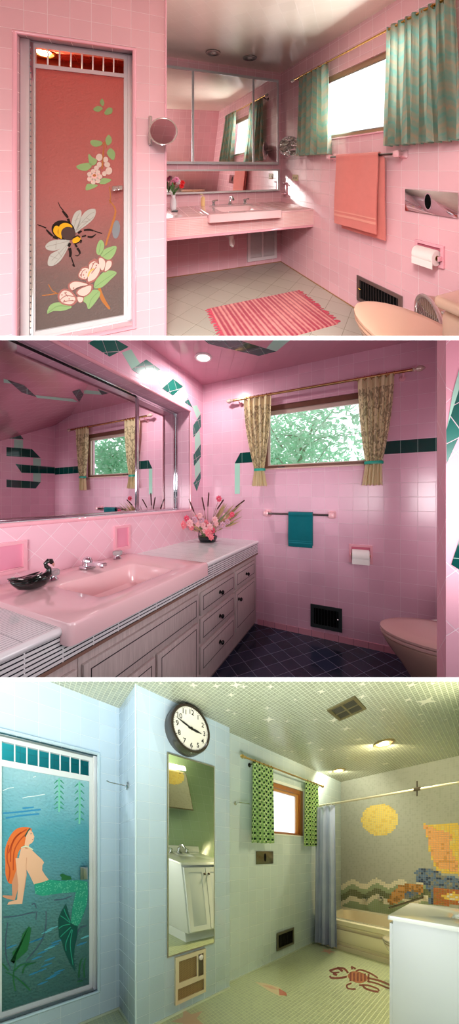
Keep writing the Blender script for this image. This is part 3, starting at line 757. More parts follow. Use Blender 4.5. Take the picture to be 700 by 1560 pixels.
# ceiling spots
steel = plain('dull_steel', '8d8a86', .35, 1); dkbulb = plain('unlit_bulb', 'b9b4ae', .25)
for (px, py, lb) in ((325, 80, 'dark recessed ceiling spot, the left one of the pair over the pink sink'), (381, 88, 'dark recessed ceiling spot, nearer the window wall over the pink sink')):
    q = A.at(px, py, h=2.4); ceiling_lamp(A, q[0], q[1], 2.4, .078, steel, plain('dark_reflector', '55504c', .3, .8), lb, dkbulb)
# magnifying mirrors
def magmirror(room, c, axis_dir, r, mount, label, mat, extra=None):
    """disc centre c, axis_dir unit (u,v), mount point on the wall"""
    t = thing('magnifying_mirror', label, 'magnifying mirror', room, mount)
    n = Vector((axis_dir[0], axis_dir[1], 0)).normalized(); sx = Vector((-n.y, n.x, 0))
    fr = lambda s, o, h: (c[0] + sx.x * s + n.x * o, c[1] + sx.y * s + n.y * o, c[2] + h)
    b = MB(room, fr); pts = [(r * math.cos(2 * PI * k / 32), 0, r * math.sin(2 * PI * k / 32)) for k in range(33)]; b.tube(pts, .006, chrome, 8, False); b.build('rim', parent=t)
    b = MB(room, fr); b.lathe([(r * .985, -.004), (r * .985, .004)], (0, 0, 0), mat, 32, 'b'); b.build('mirror_disc', parent=t)
    b = MB(room); m_ = Vector(mount); cc = Vector(c) - n * .02
    e = extra or [tuple(m_.lerp(cc, .5) + Vector((0, 0, 0)))]
    b.tube([mount] + e + [tuple(cc)], .005, chrome, 8)
    return t, b
q = A.at(249, 200, v=1.79); mt = A.at(229, 199, v=VS)
mtn = (mt[0], mt[1] - .012, mt[2])
pinkm = mirror_mat('magnifying_glass_left', (.93, .88, .88, 1), None, .02)
t, b = magmirror(A, q, (-.15, -1), .088, mtn, 'round magnifying mirror on a swing arm at the edge of the shower wall', mirror_mat('magnifying_glass', (.9, .87, .87, 1), mirror_dir(A, 249, 200, (.9, -.9, -.35))))
b.build('swing_arm', parent=t)
b = MB(A, WSH); b.box(mt[0] - .012, mt[0] + .012, 0, .014, mt[2] - .10, mt[2] + .10, chrome, .005); b.tube([(mt[0], .02, mt[2] - .09), (mt[0], .02, mt[2] + .09)], .006, chrome); b.build('wall_bracket', parent=t)
m, nt, bs = newmat('convex_chrome'); bs.inputs['Metallic'].default_value = 1; bs.inputs['Roughness'].default_value = .08; bs.inputs['Base Color'].default_value = C('dfe6e4')
no = N(nt, 'ShaderNodeTexNoise'); no.inputs['Scale'].default_value = 14; no.inputs['Distortion'].default_value = 1; nt.links.new(locc(nt), no.inputs['Vector'])
bp = N(nt, 'ShaderNodeBump'); bp.inputs['Strength'].default_value = 1; bp.inputs['Distance'].default_value = .06; nt.links.new(no.outputs['Fac'], bp.inputs['Height']); nt.links.new(bp.outputs[0], bs.inputs['Normal']); swirl = m
q = A.at(441, 223, u=1.70); mt = A.at(437, 222, u=UW)
t, b = magmirror(A, q, (-.75, -.66), .115, (UW - .01, q[1] + .06, q[2]), 'round chrome magnifying mirror in the corner beside the green curtain', swirl)
b.build('swing_arm', parent=t)
# outlet, tumbler holder
q = A.at(450.5, 271, u=UW); cream = plain('ivory_plastic', 'e9dcb0', .4)
b = MB(A, WW); b.box(q[1] - .058, q[1] + .058, 0, .006, q[2] - .036, q[2] + .036, cream, .003)
ot = thing('outlet', 'ivory outlet plate on the pink wall above the counter end', 'outlet', A, (UW, q[1], q[2] - .036)); b.build('plate', parent=ot)
for dx in (-.022, .022):
    b = MB(A, WW); b.box(q[1] + dx - .010, q[1] + dx - .005, .0055, .0075, q[2] - .012, q[2] + .012, darkhole); b.box(q[1] + dx + .003, q[1] + dx + .008, .0055, .0075, q[2] - .012, q[2] + .012, darkhole); b.build('socket', parent=ot)
q = A.at(436, 285, u=UW)
b = MB(A, WW); b.box(q[1] - .03, q[1] + .03, 0, .01, q[2] - .085, q[2] + .06, pink_ceramic, .004); b.box(q[1] - .03, q[1] + .03, .01, .05, q[2] - .085, q[2] - .07, pink_ceramic, .005); b.box(q[1] - .03, q[1] + .03, .01, .04, q[2] + .045, q[2] + .06, pink_ceramic, .005)
tag(b.build('toothbrush_holder'), 'small pink ceramic toothbrush holder in the corner beside the low mirror', 'toothbrush holder')
# window 1
brown = plain('window_wood', '9c7a5a', .4, var=.2, vscale=30)
w1 = struct('window_1', A, (UW, 1.6, 1.475))
b = MB(A, WW); b.holed(1.04, 2.16, 1.475, 2.075, [(1.07, 2.13, 1.505, 2.03)], -.02, .05, brown); b.build('window_frame', parent=w1)
b = MB(A, WW); b.holed(1.07, 2.13, 1.497, 2.035, [(1.085, 2.115, 1.515, 2.02)], -.026, .02, alu); b.build('sash', parent=w1)
b = MB(A, WW); b.box(1.06, 2.14, -.045, -.04, 1.5, 2.03, glass_mat('window_glass', (1, 1, 1, 1), .05)); b.build('window_glass', parent=w1)
b = MB(A, WW); b.box(1.03, 2.17, -.02, .012, 1.462, 1.477, pink_ceramic, .004); b.build('window_sill', parent=w1)
# curtains 1
def fab1(nt):
    sx = N(nt, 'ShaderNodeSeparateXYZ'); nt.links.new(locc(nt), sx.inputs[0])
    no2 = N(nt, 'ShaderNodeTexNoise'); no2.inputs['Scale'].default_value = 11; nt.links.new(locc(nt), no2.inputs['Vector'])
    tri = math_(nt, 'PINGPONG', sx.outputs['Y'], .055)
    d = math_(nt, 'ADD', math_(nt, 'ADD', math_(nt, 'MULTIPLY', tri, 1.3), sx.outputs['Z']), math_(nt, 'MULTIPLY', no2.outputs['Fac'], .05))
    s1 = math_(nt, 'SINE', math_(nt, 'MULTIPLY', d, 52)); zig = math_(nt, 'SINE', math_(nt, 'MULTIPLY', d, 170))
    no = N(nt, 'ShaderNodeTexNoise'); no.inputs['Scale'].default_value = 40; nt.links.new(locc(nt), no.inputs['Vector'])
    f = math_(nt, 'ADD', math_(nt, 'MULTIPLY', s1, .35), math_(nt, 'MULTIPLY', zig, .15)); f = math_(nt, 'ADD', f, no.outputs['Fac'], clamp=True)
    return mixc(nt, f, C('86b8aa'), C('bfb196'))
teal1 = cloth('teal_beige_fabric', fab1, .38)
rod(A, WW, .93, 2.505, 2.182, .065, brass, 'thin brass curtain rod above the green curtains on the pink wall', .0095, plain('glass_finial', 'd9cfc4', .1), (2.44, 1.0), black, [2.40, 2.34, 2.28, 2.2, 2.10, 1.98, 1.33, 1.28, 1.23, 1.18, 1.12, 1.06])
curtain(A, WW, 1.955, 2.41, 1.93, 2.43, 1.325, 2.175, teal1, 'curtain', 'short teal and beige curtain, the narrow left panel at the overexposed window', 'teal curtains at the upper window', .065, .03, 6)
curtain(A, WW, .93, 1.358, .90, 1.372, 1.352, 2.20, teal1, 'curtain', 'short teal and beige curtain, the wide right panel nearest the viewer', 'teal curtains at the upper window', .068, .032, 9)
# towel bar + towel
tpost = plain('pink_post', 'eeb4bc', .15, coat=.3)
coral = plain('coral_terry', 'e8857c', .95, spec=.1, bump=.6, bscale=260, var=.08, sheen=.3); coralb = plain('coral_band', 'f0a393', .9)
towel_bar(A, WW, 1.292, 1.955, 1.294, .065, plain('dark_steel_bar', '6a625c', .3, 1), tpost, 'dark metal towel bar with pink ceramic ends below the left window curtain')
towel(A, WW, 1.425, 1.85, 1.294, .705, .665, .066, coral, 'large coral towel folded over the dark bar on the pink wall', back_shift=-.03, skew=.012, band=coralb)
# tissue dispenser
td = thing('tissue_dispenser', 'polished chrome tissue dispenser plate set in the pink wall', 'tissue dispenser', A, (UW, 1.12, .9))
b = MB(A, WW); b.box(.962, 1.278, 0, .008, .90, 1.052, plain('polished_chrome', 'cfc8cc', .06, 1), .003); b.build('plate', parent=td)
q = A.at(654, 307, u=UW)
b = MB(A, WW); b.plate([(q[1] + .024 * math.sin(2 * PI * k / 24), q[2] + .056 * math.cos(2 * PI * k / 24)) for k in range(24)], .003, chrome, .007); b.build('slot_rim', parent=td)
b = MB(A, WW); b.plate([(q[1] + .019 * math.sin(2 * PI * k / 24), q[2] + .048 * math.cos(2 * PI * k / 24)) for k in range(24)], .0045, darkhole, .007); b.build('slot', parent=td)
paper_holder(A, WW, 1.034, 1.207, .585, .722, pink_ceramic, plain('pink_shadow', 'c76a7c', .4), brass, 'pink ceramic recessed holder carrying a white roll below the chrome plate', 'white toilet paper roll on the pink wall beside the towel', paper, core_card)
register(A, WW, 1.297, 1.69, .09, .297, plain('pewter', '8a7f78', .35, .8), darkhole, plain('slat_black', '2a2726', .4), 'pewter floor vent with vertical louvres in the pink wall behind the toilet', True, brass, 14)
# vase with flowers
vs = thing('flower_vase', 'small white vase with pink and red flowers half hidden by the shower wall', 'vase', A, (.40, 2.72, .767))
b = MB(A); b.lathe([(.022, 0), (.03, .01), (.034, .05), (.028, .10), (.018, .125), (.024, .15), (.026, .152)], (.405, 2.72, .767), plain('white_glaze', 'e9edf0', .15), 20); b.build('vase_body', parent=vs)
stem = plain('stem_green', '4f7a3a', .6); leafm = plain('leaf_green', '4c8044', .6)
petp = plain('pink_petal', 'ef9cc0', .6); petr = plain('red_petal', 'e8222a', .6); petw = plain('white_petal', 'f5e6ea', .6)
def flower(room, c, r, m, parent, name='flower', n=7, n_dir=(0, -1), mid=None):
    b = MB(room)
    for lay, (rr, lift) in enumerate(((r, 0), (r * .65, r * .35))):
        for k in range(n):
            a = 2 * PI * k / n + lay * .4 + random.random() * .2
            dx, dz = math.cos(a), math.sin(a)
            ti = Vector((dx, 0, dz)); out = Vector((n_dir[0], n_dir[1], .15)).normalized(); side = ti.cross(out).normalized()
            P0 = Vector(c); tip = P0 + ti * rr + out * (lift + .2 * r)
            w_ = rr * .38
            pts = [P0, P0 + ti * rr * .5 + side * w_ + out * (lift + .25 * r), tip, P0 + ti * rr * .5 - side * w_ + out * (lift + .25 * r)]
            b._add([tuple(p) for p in pts] + [tuple(P0 + ti * rr * .55 + out * (lift + .38 * r))], [(0, 1, 4), (1, 2, 4), (2, 3, 4), (3, 0, 4)], m)
    b.ball(tuple(Vector(c) + Vector((n_dir[0], n_dir[1], 0)) * r * .25), r * .2, mid or m, 8, 5)
    return b.build(name, parent=parent)
b = MB(A)
for x, y, z in ((.425, 2.70, 1.06), (.468, 2.66, 1.03), (.40, 2.72, 1.02), (.44, 2.71, .98), (.38, 2.7, 1.1)): b.tube([(.405, 2.72, .90), ((.405 + x) / 2, (2.72 + y) / 2, (.92 + z) / 2), (x, y, z)], .003, stem, 6)
b.build('stems', parent=vs)
for c, r, m in (((.43, 2.69, 1.075), .035, petp), ((.452, 2.70, 1.05), .03, petw), ((.40, 2.71, 1.06), .028, petp), ((.485, 2.65, 1.045), .03, petr), ((.478, 2.655, 1.01), .03, petr)): flower(A, c, r, m, vs)
def leafmb(b, p0, p1, w, m):
    a = Vector(p0); c = Vector(p1); t = (c - a); side = t.cross(Vector((0, 1, 0.3))).normalized() * w
    mdl = (a + c) / 2 + Vector((0, -w * .3, w * .4))
    b._add([tuple(a), tuple(mdl + side), tuple(c), tuple(mdl - side), tuple(mdl + Vector((0, 0, w * .4)))], [(0, 1, 4), (1, 2, 4), (2, 3, 4), (3, 0, 4)], m)
b = MB(A)
for p, q in (((.405, 2.72, .93), (.44, 2.69, .99)), ((.405, 2.72, .93), (.37, 2.69, 1.02)), ((.41, 2.72, .94), (.46, 2.68, 1.0)), ((.405, 2.72, .93), (.42, 2.66, .96)), ((.405, 2.72, .96), (.39, 2.68, 1.06))): leafmb(b, p, q, .013, leafm)
b.build('leaves', parent=vs)
cup = thing('soap_pump', 'yellow soap bottle with a pump standing left of the sink', 'soap bottle', A, (.72, 2.72, .788))
b = MB(A); b.lathe([(.020, 0), (.023, .004), (.023, .085), (.018, .095), (.012, .10)], (.722, 2.74, .788), plain('yellow_plastic', 'efc98c', .4), 18); b.build('bottle', parent=cup)
b = MB(A); b.tube([(.722, 2.74, .885), (.722, 2.74, .905), (.705, 2.735, .912), (.688, 2.73, .909)], .005, plain('cream_cap', 'f0dcae', .4), 8); b.build('pump', parent=cup)
dk = MB(A); dk.lathe([(.03, 0), (.032, .006), (.03, .012), (.01, .014)], (.40, 2.60, .767), plain('dark_dish', '3c4a4e', .3), 18); tag(dk.build('dish'), 'small dark dish on the counter in front of the flower vase', 'dish')
# rug
def rugc(nt):
    uv = N(nt, 'ShaderNodeUVMap'); uv.uv_map = 'UVMap'; mp = N(nt, 'ShaderNodeMapping'); mp.inputs['Rotation'].default_value = (0, 0, 0); nt.links.new(uv.outputs[0], mp.inputs[0])
    at_ = N(nt, 'ShaderNodeAttribute'); at_.attribute_name = 'loc'
    sx = N(nt, 'ShaderNodeSeparateXYZ'); nt.links.new(at_.outputs['Vector'], sx.inputs[0])
    x = math_(nt, 'ADD', math_(nt, 'MULTIPLY', sx.outputs['X'], RUGD[0]), math_(nt, 'MULTIPLY', sx.outputs['Y'], RUGD[1]))
    no = N(nt, 'ShaderNodeTexNoise'); no.inputs['Scale'].default_value = 30; nt.links.new(at_.outputs['Vector'], no.inputs['Vector'])
    s = math_(nt, 'SINE', math_(nt, 'MULTIPLY', x, 165)); s2 = math_(nt, 'SINE', math_(nt, 'MULTIPLY', x, 61))
    f = math_(nt, 'ADD', math_(nt, 'MULTIPLY', s, .55), math_(nt, 'MULTIPLY', s2, .25)); f = math_(nt, 'ADD', f, math_(nt, 'MULTIPLY', no.outputs['Fac'], .9), clamp=True)
    return mixc(nt, f, C('a82c44'), C('dd8f88'))
c1 = Vector(A.at(321, 471, h=0)[:2]); c2 = Vector(A.at(453, 444, h=0)[:2]); c3 = Vector(A.at(515, 494, h=0)[:2])
e1 = (c2 - c1); e2 = (c3 - c2); e2 = (e2 - e1 * (e2.dot(e1) / e1.dot(e1))); e2 = (c3 - c2).normalized() * e2.length
RUGD = tuple(e1.normalized())
rugm = cloth('woven_rug', rugc, .02); rugm.node_tree.nodes['Principled BSDF'].inputs['Sheen Weight'].default_value = .2
rg = thing('rug', 'red and pink striped woven rug with fringed ends on the grey floor', 'rug', A, (c1.x, c1.y, 0))
L2 = e2.length * 1.02
def rp(a, b): p = c1 + e1 * a + (c3 - c2) * b; return (p.x, p.y)
b = MB(A)
def rugf(a, c): x, y = rp(a, c); return (x, y, .009 + .0025 * math.sin(a * 150))
b.grid(rugf, 160, 14, rugm); b._add([(*rp(0, 0), 0), (*rp(1, 0), 0), (*rp(1, 1), 0), (*rp(0, 1), 0)], [(0, 1, 2, 3)], rugm)
for (a0, b0, a1, b1) in ((0, 0, 1, 0), (1, 0, 1, 1), (1, 1, 0, 1), (0, 1, 0, 0)): b._add([(*rp(a0, b0), 0), (*rp(a1, b1), 0), (*rp(a1, b1), .009), (*rp(a0, b0), .009)], [(0, 1, 2, 3)], rugm)
b.build('woven_mat', parent=rg)
fm = plain('fringe_red', 'c94a5e', .9)
for side in (0, 1):
    b = MB(A)
    for k in range(34):
        c = (k + .5) / 34; x, y = rp(side, c); d = (-1 if side == 0 else 1); j = random.uniform(-.02, .02); l_ = random.uniform(.03, .05)
        ex, ey = x + e1.normalized().x * d * l_ + (c3 - c2).normalized().x * j, y + e1.normalized().y * d * l_ + (c3 - c2).normalized().y * j
        b.tube([(x, y, .006), ((x + ex) / 2, (y + ey) / 2, .009), (ex, ey, .003)], [.005, .004, .003], fm, 5)
    b.build('fringe', parent=rg)
# toilet 1
T1 = spin(1.235, .33, 0)
toilet(A, spin(1.235, .42, 0), peach, peach_lid, peach_lid, chrome, 'peach pink toilet with closed lid in the near corner under the window wall')
# portable heater
ht = thing('portable_heater', 'chrome wire fronted portable heater standing between toilet and pink wall', 'heater', A, (1.58, .98, 0))
hq = A.at(662, 480, u=1.60)
HF = spin(1.60, .955, 1.0)
b = MB(A, HF)
def arch(w, h0, h1, o, n=20): return [(w, o, h0)] + [(w * math.cos(PI * k / n), o, h1 - w * .9 + w * .9 * math.sin(PI * k / n)) for k in range(n + 1)] + [(-w, o, h0)]
shell = plain('champagne_metal', 'b9a48c', .3, .85)
def am(w, h1, o0, o1, m, mb):
    mb.loft([arch(w, .02, h1, o0), arch(w, .02, h1, o1)], m)
am(.145, .47, -.06, .05, shell, b); b.build('housing', parent=ht)
b = MB(A, HF); b.tube(arch(.143, .02, .468, .052), .011, alu, 8); b.build('rim', parent=ht)
b = MB(A, HF)
for k in range(15):
    x = -.13 + .26 * k / 14; top = .468 - .13 + .13 * math.sqrt(max(0, 1 - (x / .145) ** 2)); b.tube([(x, .055, .04), (x * 1.0, .075, .22), (x, .055, top - .012)], .0022, chrome, 5)
for k in range(9): z = .06 + k * .043; b.tube([(-.135, .056, z), (0, .074, z), (.135, .056, z)], .002, chrome, 5)
b.build('wire_guard', parent=ht)
b = MB(A, HF); b.box(-.13, .13, .051, .054, .04, .38, plain('heater_dark', '8a7a72', .4, .6)); b.build('backing', parent=ht)
gp = MB(A, HF); gp.box(-.10, .02, .078, .084, .12, .30, plain('ivory_enamel', 'd8cdb0', .4), .004)
for i in range(5):
    for j in range(7): gp.box(-.09 + i * .021, -.076 + i * .021, .084, .0855, .135 + j * .023, .150 + j * .023, darkhole)
gp.build('control_panel', parent=ht)
for sx in (-.12, .12):
    b = MB(A, HF); b.box(sx - .02, sx + .02, -.07, .07, 0, .022, black, .004); b.build('foot', parent=ht)
# ================================================================== ROOM 2
B = R2; UL, UM, VW2, UR2 = -1.467, -1.632, 2.39, .85
p2 = tile('pink_wall_tile', 'e8b4c8', .11, 'f2d2dd', off=(.0314, -.01), var=.05, rough=.24)
p2diag = tile('pink_diagonal_tile', 'f1bfcd', .11, 'f9dde5', rot=PI / 4, var=.04, rough=.18)
p2c = tile('rose_ceiling_tile', 'd497a8', .11, 'c98b9c', rot=PI / 4 + .2, var=.04)
dgreen = tile('dark_green_tile', '06443f', .11, '8fb5ab', off=(.0314, -.01), rough=.08, var=.15)
dgreend = tile('green_diamond_tile', '07685c', .11, 'd8c6cc', rot=-.5, rough=.3, var=.2)
mint = plain('mint_tile', 'a9dcc8', .15)
LW = on_u(UL, 1); RW2 = on_u(UR2, -1); FW = on_v(VW2, -1)
b = MB(B); b.quad([(-1.75, .2, 2.4), (.95, .2, 2.4), (.95, 2.5, 2.4), (-1.75, 2.5, 2.4)], p2c)
TC = tracer(B, 'h', 2.4, 310, 510, 4.667)
def inlay_h(mb, pts, m, lvl=1):
    v = [(s, t, 2.4 - .0008 * lvl) for s, t in pts]; mb._add(v, [tuple(range(len(v)))], m)
inlay_h(b, TC([(-20, 28), (10, 40), (40, 65), (395, 150), (520, 118), (250, 38), (200, 20)]), dgreen)
inlay_h(b, TC([(448, 97), (520, 118), (640, 20), (520, 15)]), mint, .5)
b.build('ceiling', kind='structure', smooth=False)
# inlays of the sloping soffit (seen in the big mirror)
b = MB(None)
def soff(px, py):
    du, dv, dh = B.dirs(px, py); u0 = 2 * UM
    # point on the soffit met by the line that the mirror folds back
    den = dh - K_A * (-du * B.R.y + dv * B.D.y); s = K_A * (u0 * B.R.y) / den
    u, v = u0 - s * du, s * dv; w = B.W(u, v, B.hc + s * dh); return (w.x, w.y, w.z - .006)
for pts, m in (([(6, 577), (31, 585), (50, 603), (27, 596)], dgreen), ([(0, 575), (7, 577), (14, 583), (0, 581)], mint), ([(48, 600), (106, 606), (114, 611), (50, 604)], mint), ([(105, 595), (117, 591), (128, 608), (116, 612)], dgreen), ([(122, 593), (155, 596), (158, 599), (124, 598)], mint)):
    b._add([soff(*p) for p in pts], [tuple(range(len(pts)))], m)
tag(b.build('soffit_inlay', clip=False, smooth=False, kind='structure'), 'x', 'x'); o_ = COL.objects['soffit_inlay']; del o_['label']; del o_['category']; o_.name = 'trim_2'
navy = tile('navy_floor_tile', '2a3044', .115, '80849a', rot=PI / 4 - .1, rough=.14, var=.35)
b = MB(B); b.quad([(-1.6, .2, 0), (1.0, .2, 0), (1.0, 2.5, 0), (-1.6, 2.5, 0)], navy); b.build('floor', kind='structure', smooth=False)
# window wall with dark band
b = MB(B, FW); b.holed(-1.8, 1.0, -.05, 2.45, [(-.80, .105, 1.485, 2.075)], 0, .12, p2)
TF = tracer(B, 'v', VW2, 340, 550, 5)
b.plate([(-1.1, 1.555), (-1.04, 1.655), (-.815, 1.655), (-.815, 1.555)], .0012, dgreen)
b.plate([(.12, 1.555), (.12, 1.655), (.85, 1.655), (.85, 1.555)], .0012, dgreen)
b.plate([(-1.1, 1.553), (-1.045, 1.553), (-1.045, 1.25), (-1.1, 1.25)], .001, mint)
b.build('wall_back', kind='structure', smooth=False)
# left wall with mirror recess and diamonds
b = MB(B, LW)
H0, H1 = 1.088, 2.058
for s0, s1, h0, h1 in ((.1, 2.5, -.05, H0), (.1, 2.5, H1, 2.45), (2.157, 2.5, H0, H1)): pass
b.holed(.1, 2.45, -.05, 2.45, [(.05, 2.157, H0, H1)], 0, .165, p2)
TL = tracer(B, 'u', UL)
for q in ([(134.3, 522.9), (167.1, 543.4), (196.3, 528.6), (160, 508)], [(200.6, 562.9), (222.9, 547.7), (244.3, 562.9), (222.9, 577.7)], [(247.1, 592), (263.7, 577), (279, 588.6), (263.7, 602.9)], [(281.4, 612.9), (286.6, 606.6), (293.4, 620.9)],
          [(294.3, 648.6), (305.7, 631.4), (306.6, 650), (295, 666.6)], [(295, 692.9), (306.3, 676.3), (306.3, 695.7), (295.7, 710)], [(295, 736), (306, 718.5), (306, 728.5), (300, 748.5)]): b.plate(TL(q), .0014, dgreend)
for q in ([(185.7, 537), (200, 532), (214, 555), (200.6, 562)], [(235.7, 571.4), (247, 566), (257, 583), (246.3, 592)], [(273.3, 594.3), (281.4, 591.9), (287, 604.3), (281.4, 611)], [(293.4, 619), (300, 617), (306, 630), (300.4, 638)], [(297, 664), (304, 655), (306, 676), (297.6, 688)], [(297, 708), (304, 699), (306, 718), (297.6, 730)]): b.plate(TL(q), .0008, mint)
b.build('wall_left', kind='structure', smooth=False)
b = MB(B, LW); b.quad([(.1, .0008, .75), (2.4, .0008, .75), (2.4, .0008, H0 - .004), (.1, .0008, H0 - .004)], p2diag); b.build('trim_3', kind='structure', smooth=False)
b = MB(B, LW)
for q in ([(.1, 0, H0), (2.157, 0, H0)], [(.1, 0, H1), (2.157, 0, H1)], [(2.157, 0, H0), (2.157, 0, H1)]): b.tube(q, .012, pink_ceramic, 12)
b.build('trim_4', kind='structure')
b = MB(B, RW2); b.holed(1.25, 2.5, -.05, 2.45, [], 0, .1, p2)
def mirr(px, py):
    du, dv, dh = B.dirs(px, py); t = (2 * UM - UR2) / du; return (t * dv, B.hc + t * dh)
for q in ([(0, 652), (18, 656), (27, 668), (0, 667)], [(0, 680), (40, 683), (54, 697), (0, 694)], [(14, 706), (112, 714), (112, 722), (24, 720)], [(0, 730), (54, 734), (46, 744), (0, 742)]): b.plate([mirr(*p) for p in q], .0012, dgreen)
for q in ([(12, 668), (26, 669), (26, 683), (12, 682)], [(42, 697), (54, 698), (54, 734), (42, 733)]): b.plate([mirr(*p) for p in q], .001, mint)
b.build('wall_right', kind='structure', smooth=False)
# near jamb at the right edge
jt = tile('pink_jamb_tile', 'eeb0c0', .15, 'f8dbe2', rot=PI / 4, var=.04, rough=.5, spec=.2)
q = B.at(680, 760, v=1.2)
b = MB(B, on_v(1.2, -1)); b.box(q[0], q[0] + .30, -.12, 0, -.05, 2.45, jt)
TJ = tracer(B, 'v', 1.2)
for pts, m in (([(680.5, 655), (701, 590), (705, 640), (700, 665), (681, 707)], dgreend), ([(688, 860), (701, 820), (701, 868)], dgreen), ([(681, 655), (690, 625), (701, 590), (701, 560), (690, 600)], mint)): b.plate(TJ(pts), .0014, m)
b.build('wall_front', kind='structure', smooth=False)
# skirting row of cove tile
b = MB(B, FW); b.box(-.86, .85, 0, .004, 0, .052, tile('cove_tile', 'e29aab', .11, '5a4048', off=(.0314, .02), pitch_h=.2)); b.build('baseboard_back', kind='structure', smooth=False)
# mirror
mir2 = mirror_mat('wall_mirror_glass', (.86, .85, .86, 1))
MF = on_u(UM, 1)
wm = thing('wall_mirror', 'huge chrome framed mirror with sliding panels set into the pink wall', 'mirror', B, (UM, 1.2, H0))
sdv = B.at(208, 700, u=UM + .01)[1]
b = MB(B, MF); b.box(.12, sdv, .0, .008, H0 + .012, H1 - .012, mir2); b.build('mirror_pane', parent=wm, smooth=False)
b = MB(B, MF); b.box(sdv, 2.145, -.01, -.002, H0 + .012, H1 - .012, mir2); b.build('mirror_pane', parent=wm, smooth=False)
b = MB(B, MF)
b.box(.12, 2.155, .0, .022, H1 - .018, H1 - .002, chrome, .003); b.box(.12, 2.155, 0, .022, H0 + .002, H0 + .018, chrome, .003); b.box(2.138, 2.155, 0, .022, H0, H1, chrome, .003)
b.box(sdv - .004, sdv + .012, 0, .018, H0 + .015, H1 - .015, chrome, .003); b.box(sdv + .022, sdv + .032, -.004, .008, H0 + .015, H1 - .015, chrome, .002); b.build('frame', parent=wm)
b = MB(B, MF); b.box(.12, sdv, .008, .011, H1 - .028, H1 - .018, black); b.build('gasket', parent=wm)
# ceiling lamp 2
q = B.at(310, 544, h=2.4); ceiling_lamp(B, q[0], q[1], 2.4, .074, plain('white_trim', 'e8dede', .3), plain('lamp_white', 'ffffff', .4, emit='fff6ee', es=1.5), 'lit round recessed ceiling lamp over the vanity mirror', plain('lamp_bulb', 'ffffff', .4, emit='fffaf4', es=10), power=9, watt_col=(1, .95, .92))
# window 2
w2 = struct('window_2', B, (-.35, VW2, 1.485))
wood2 = plain('dark_window_wood', '7a5040', .4, var=.25, vscale=25)
b = MB(B, FW); b.holed(-.80, .105, 1.485, 2.075, [(-.765, .075, 1.512, 2.03)], -.012, .06, wood2); b.build('window_frame', parent=w2)
b = MB(B, FW); b.holed(-.765, .075, 1.508, 2.035, [(-.745, .058, 1.522, 1.992)], -.024, .02, plain('pale_sash', 'd8c2b4', .35)); b.build('sash', parent=w2)
b = MB(B, FW); b.box(-.76, .07, -.042, -.038, 1.512, 2.0, glass_mat('clear_glass', (.97, 1, .98, 1), .03)); b.build('window_glass', parent=w2)
b = MB(B, FW); b.box(-.80, .11, -.02, .01, 1.474, 1.488, plain('sill_beige', 'dcb8ae', .3), .003); b.box(-.66, -.60, -.01, .006, 1.49, 1.50, black, .002); b.build('window_sill', parent=w2)
# trees outside
def tree_out(c, n, spread, label, m_leaf, seed, zr=(-1.2, 1.2)):
    random.seed(seed)
    t = thing('garden_tree', label, 'tree', None, (c[0], c[1], ZC + zr[0]))
    bk = plain('bark' + str(seed), 'a3a894', .8)
    b = MB(None); base = Vector((c[0], c[1], ZC - 1.0))
    tips = []
    b.tube([tuple(base), tuple(base + Vector((.1, 0, 1.0))), tuple(base + Vector((.5, .1, 1.8))), tuple(base + Vector((.8, .1, 2.6)))], [.05, .045, .035, .02], bk, 7)
    for k in range(16):
        p0 = base + Vector((.1 + random.uniform(0, .5), 0, random.uniform(.7, 2.2))); d = Vector((random.uniform(-1, 1), random.uniform(-.5, .5), random.uniform(-.2, .7)))
        p1 = p0 + d * .7; p2_ = p0 + d * 1.5 + Vector((0, 0, random.uniform(-.3, .2)))
        b.tube([tuple(p0), tuple(p1), tuple(p2_)], [.018, .010, .004], bk, 5); tips += [p0, p1, p2_]
    b.build('branches', parent=t, clip=False)
    b = MB(None); V, Fc = [], []
    for k in range(n):
        ctr = random.choice(tips) if random.random() < .6 else Vector((c[0] + random.gauss(0, spread[0]), c[1] + random.gauss(0, spread[1]), ZC + random.uniform(*zr)))
        p = ctr + Vector((random.gauss(0, .25), random.gauss(0, .25), random.gauss(0, .22)))
        a = Vector((random.gauss(0, 1), random.gauss(0, 1), random.gauss(-.4, .6))).normalized() * random.uniform(.05, .10); s_ = a.cross(Vector((random.gauss(0, 1), random.gauss(0, 1), random.gauss(0, 1)))).normalized() * random.uniform(.018, .034)
        i = len(V); V += [tuple(p - a), tuple(p + s_), tuple(p + a), tuple(p - s_)]; Fc.append((i, i + 1, i + 2, i + 3))
    b._add(V, Fc, m_leaf); b.build('foliage', parent=t, clip=False, smooth=False, recalc=False)
def leafc(c):
    def f(nt):
        no = N(nt, 'ShaderNodeTexNoise'); no.inputs['Scale'].default_value = 3; nt.links.new(locc(nt), no.inputs['Vector']); return mixc(nt, no.outputs['Fac'], C(c[0]), C(c[1]))
    return f
lf1 = cloth('pale_foliage', leafc(('a6dcb8', 'd8f6e2')), .5, .6); lf2 = cloth('mid_foliage', leafc(('74b48a', 'b4e6c6')), .5, .6)
tree_out((.95, 5.2), 4200, (1.5, .5), 'pale green tree filling the right side of the middle window view', lf1, 3, (.1, 2.6))
tree_out((.6, 6.4), 6000, (2.6, .6), 'darker green tree further back in the middle window view', lf2, 11, (.2, 3.4))
tree_out((4.6, 3.3), 5200, (.5, 1.6), 'green tree beside the house that shows in the big mirror', lf2, 17, (.0, 2.6))
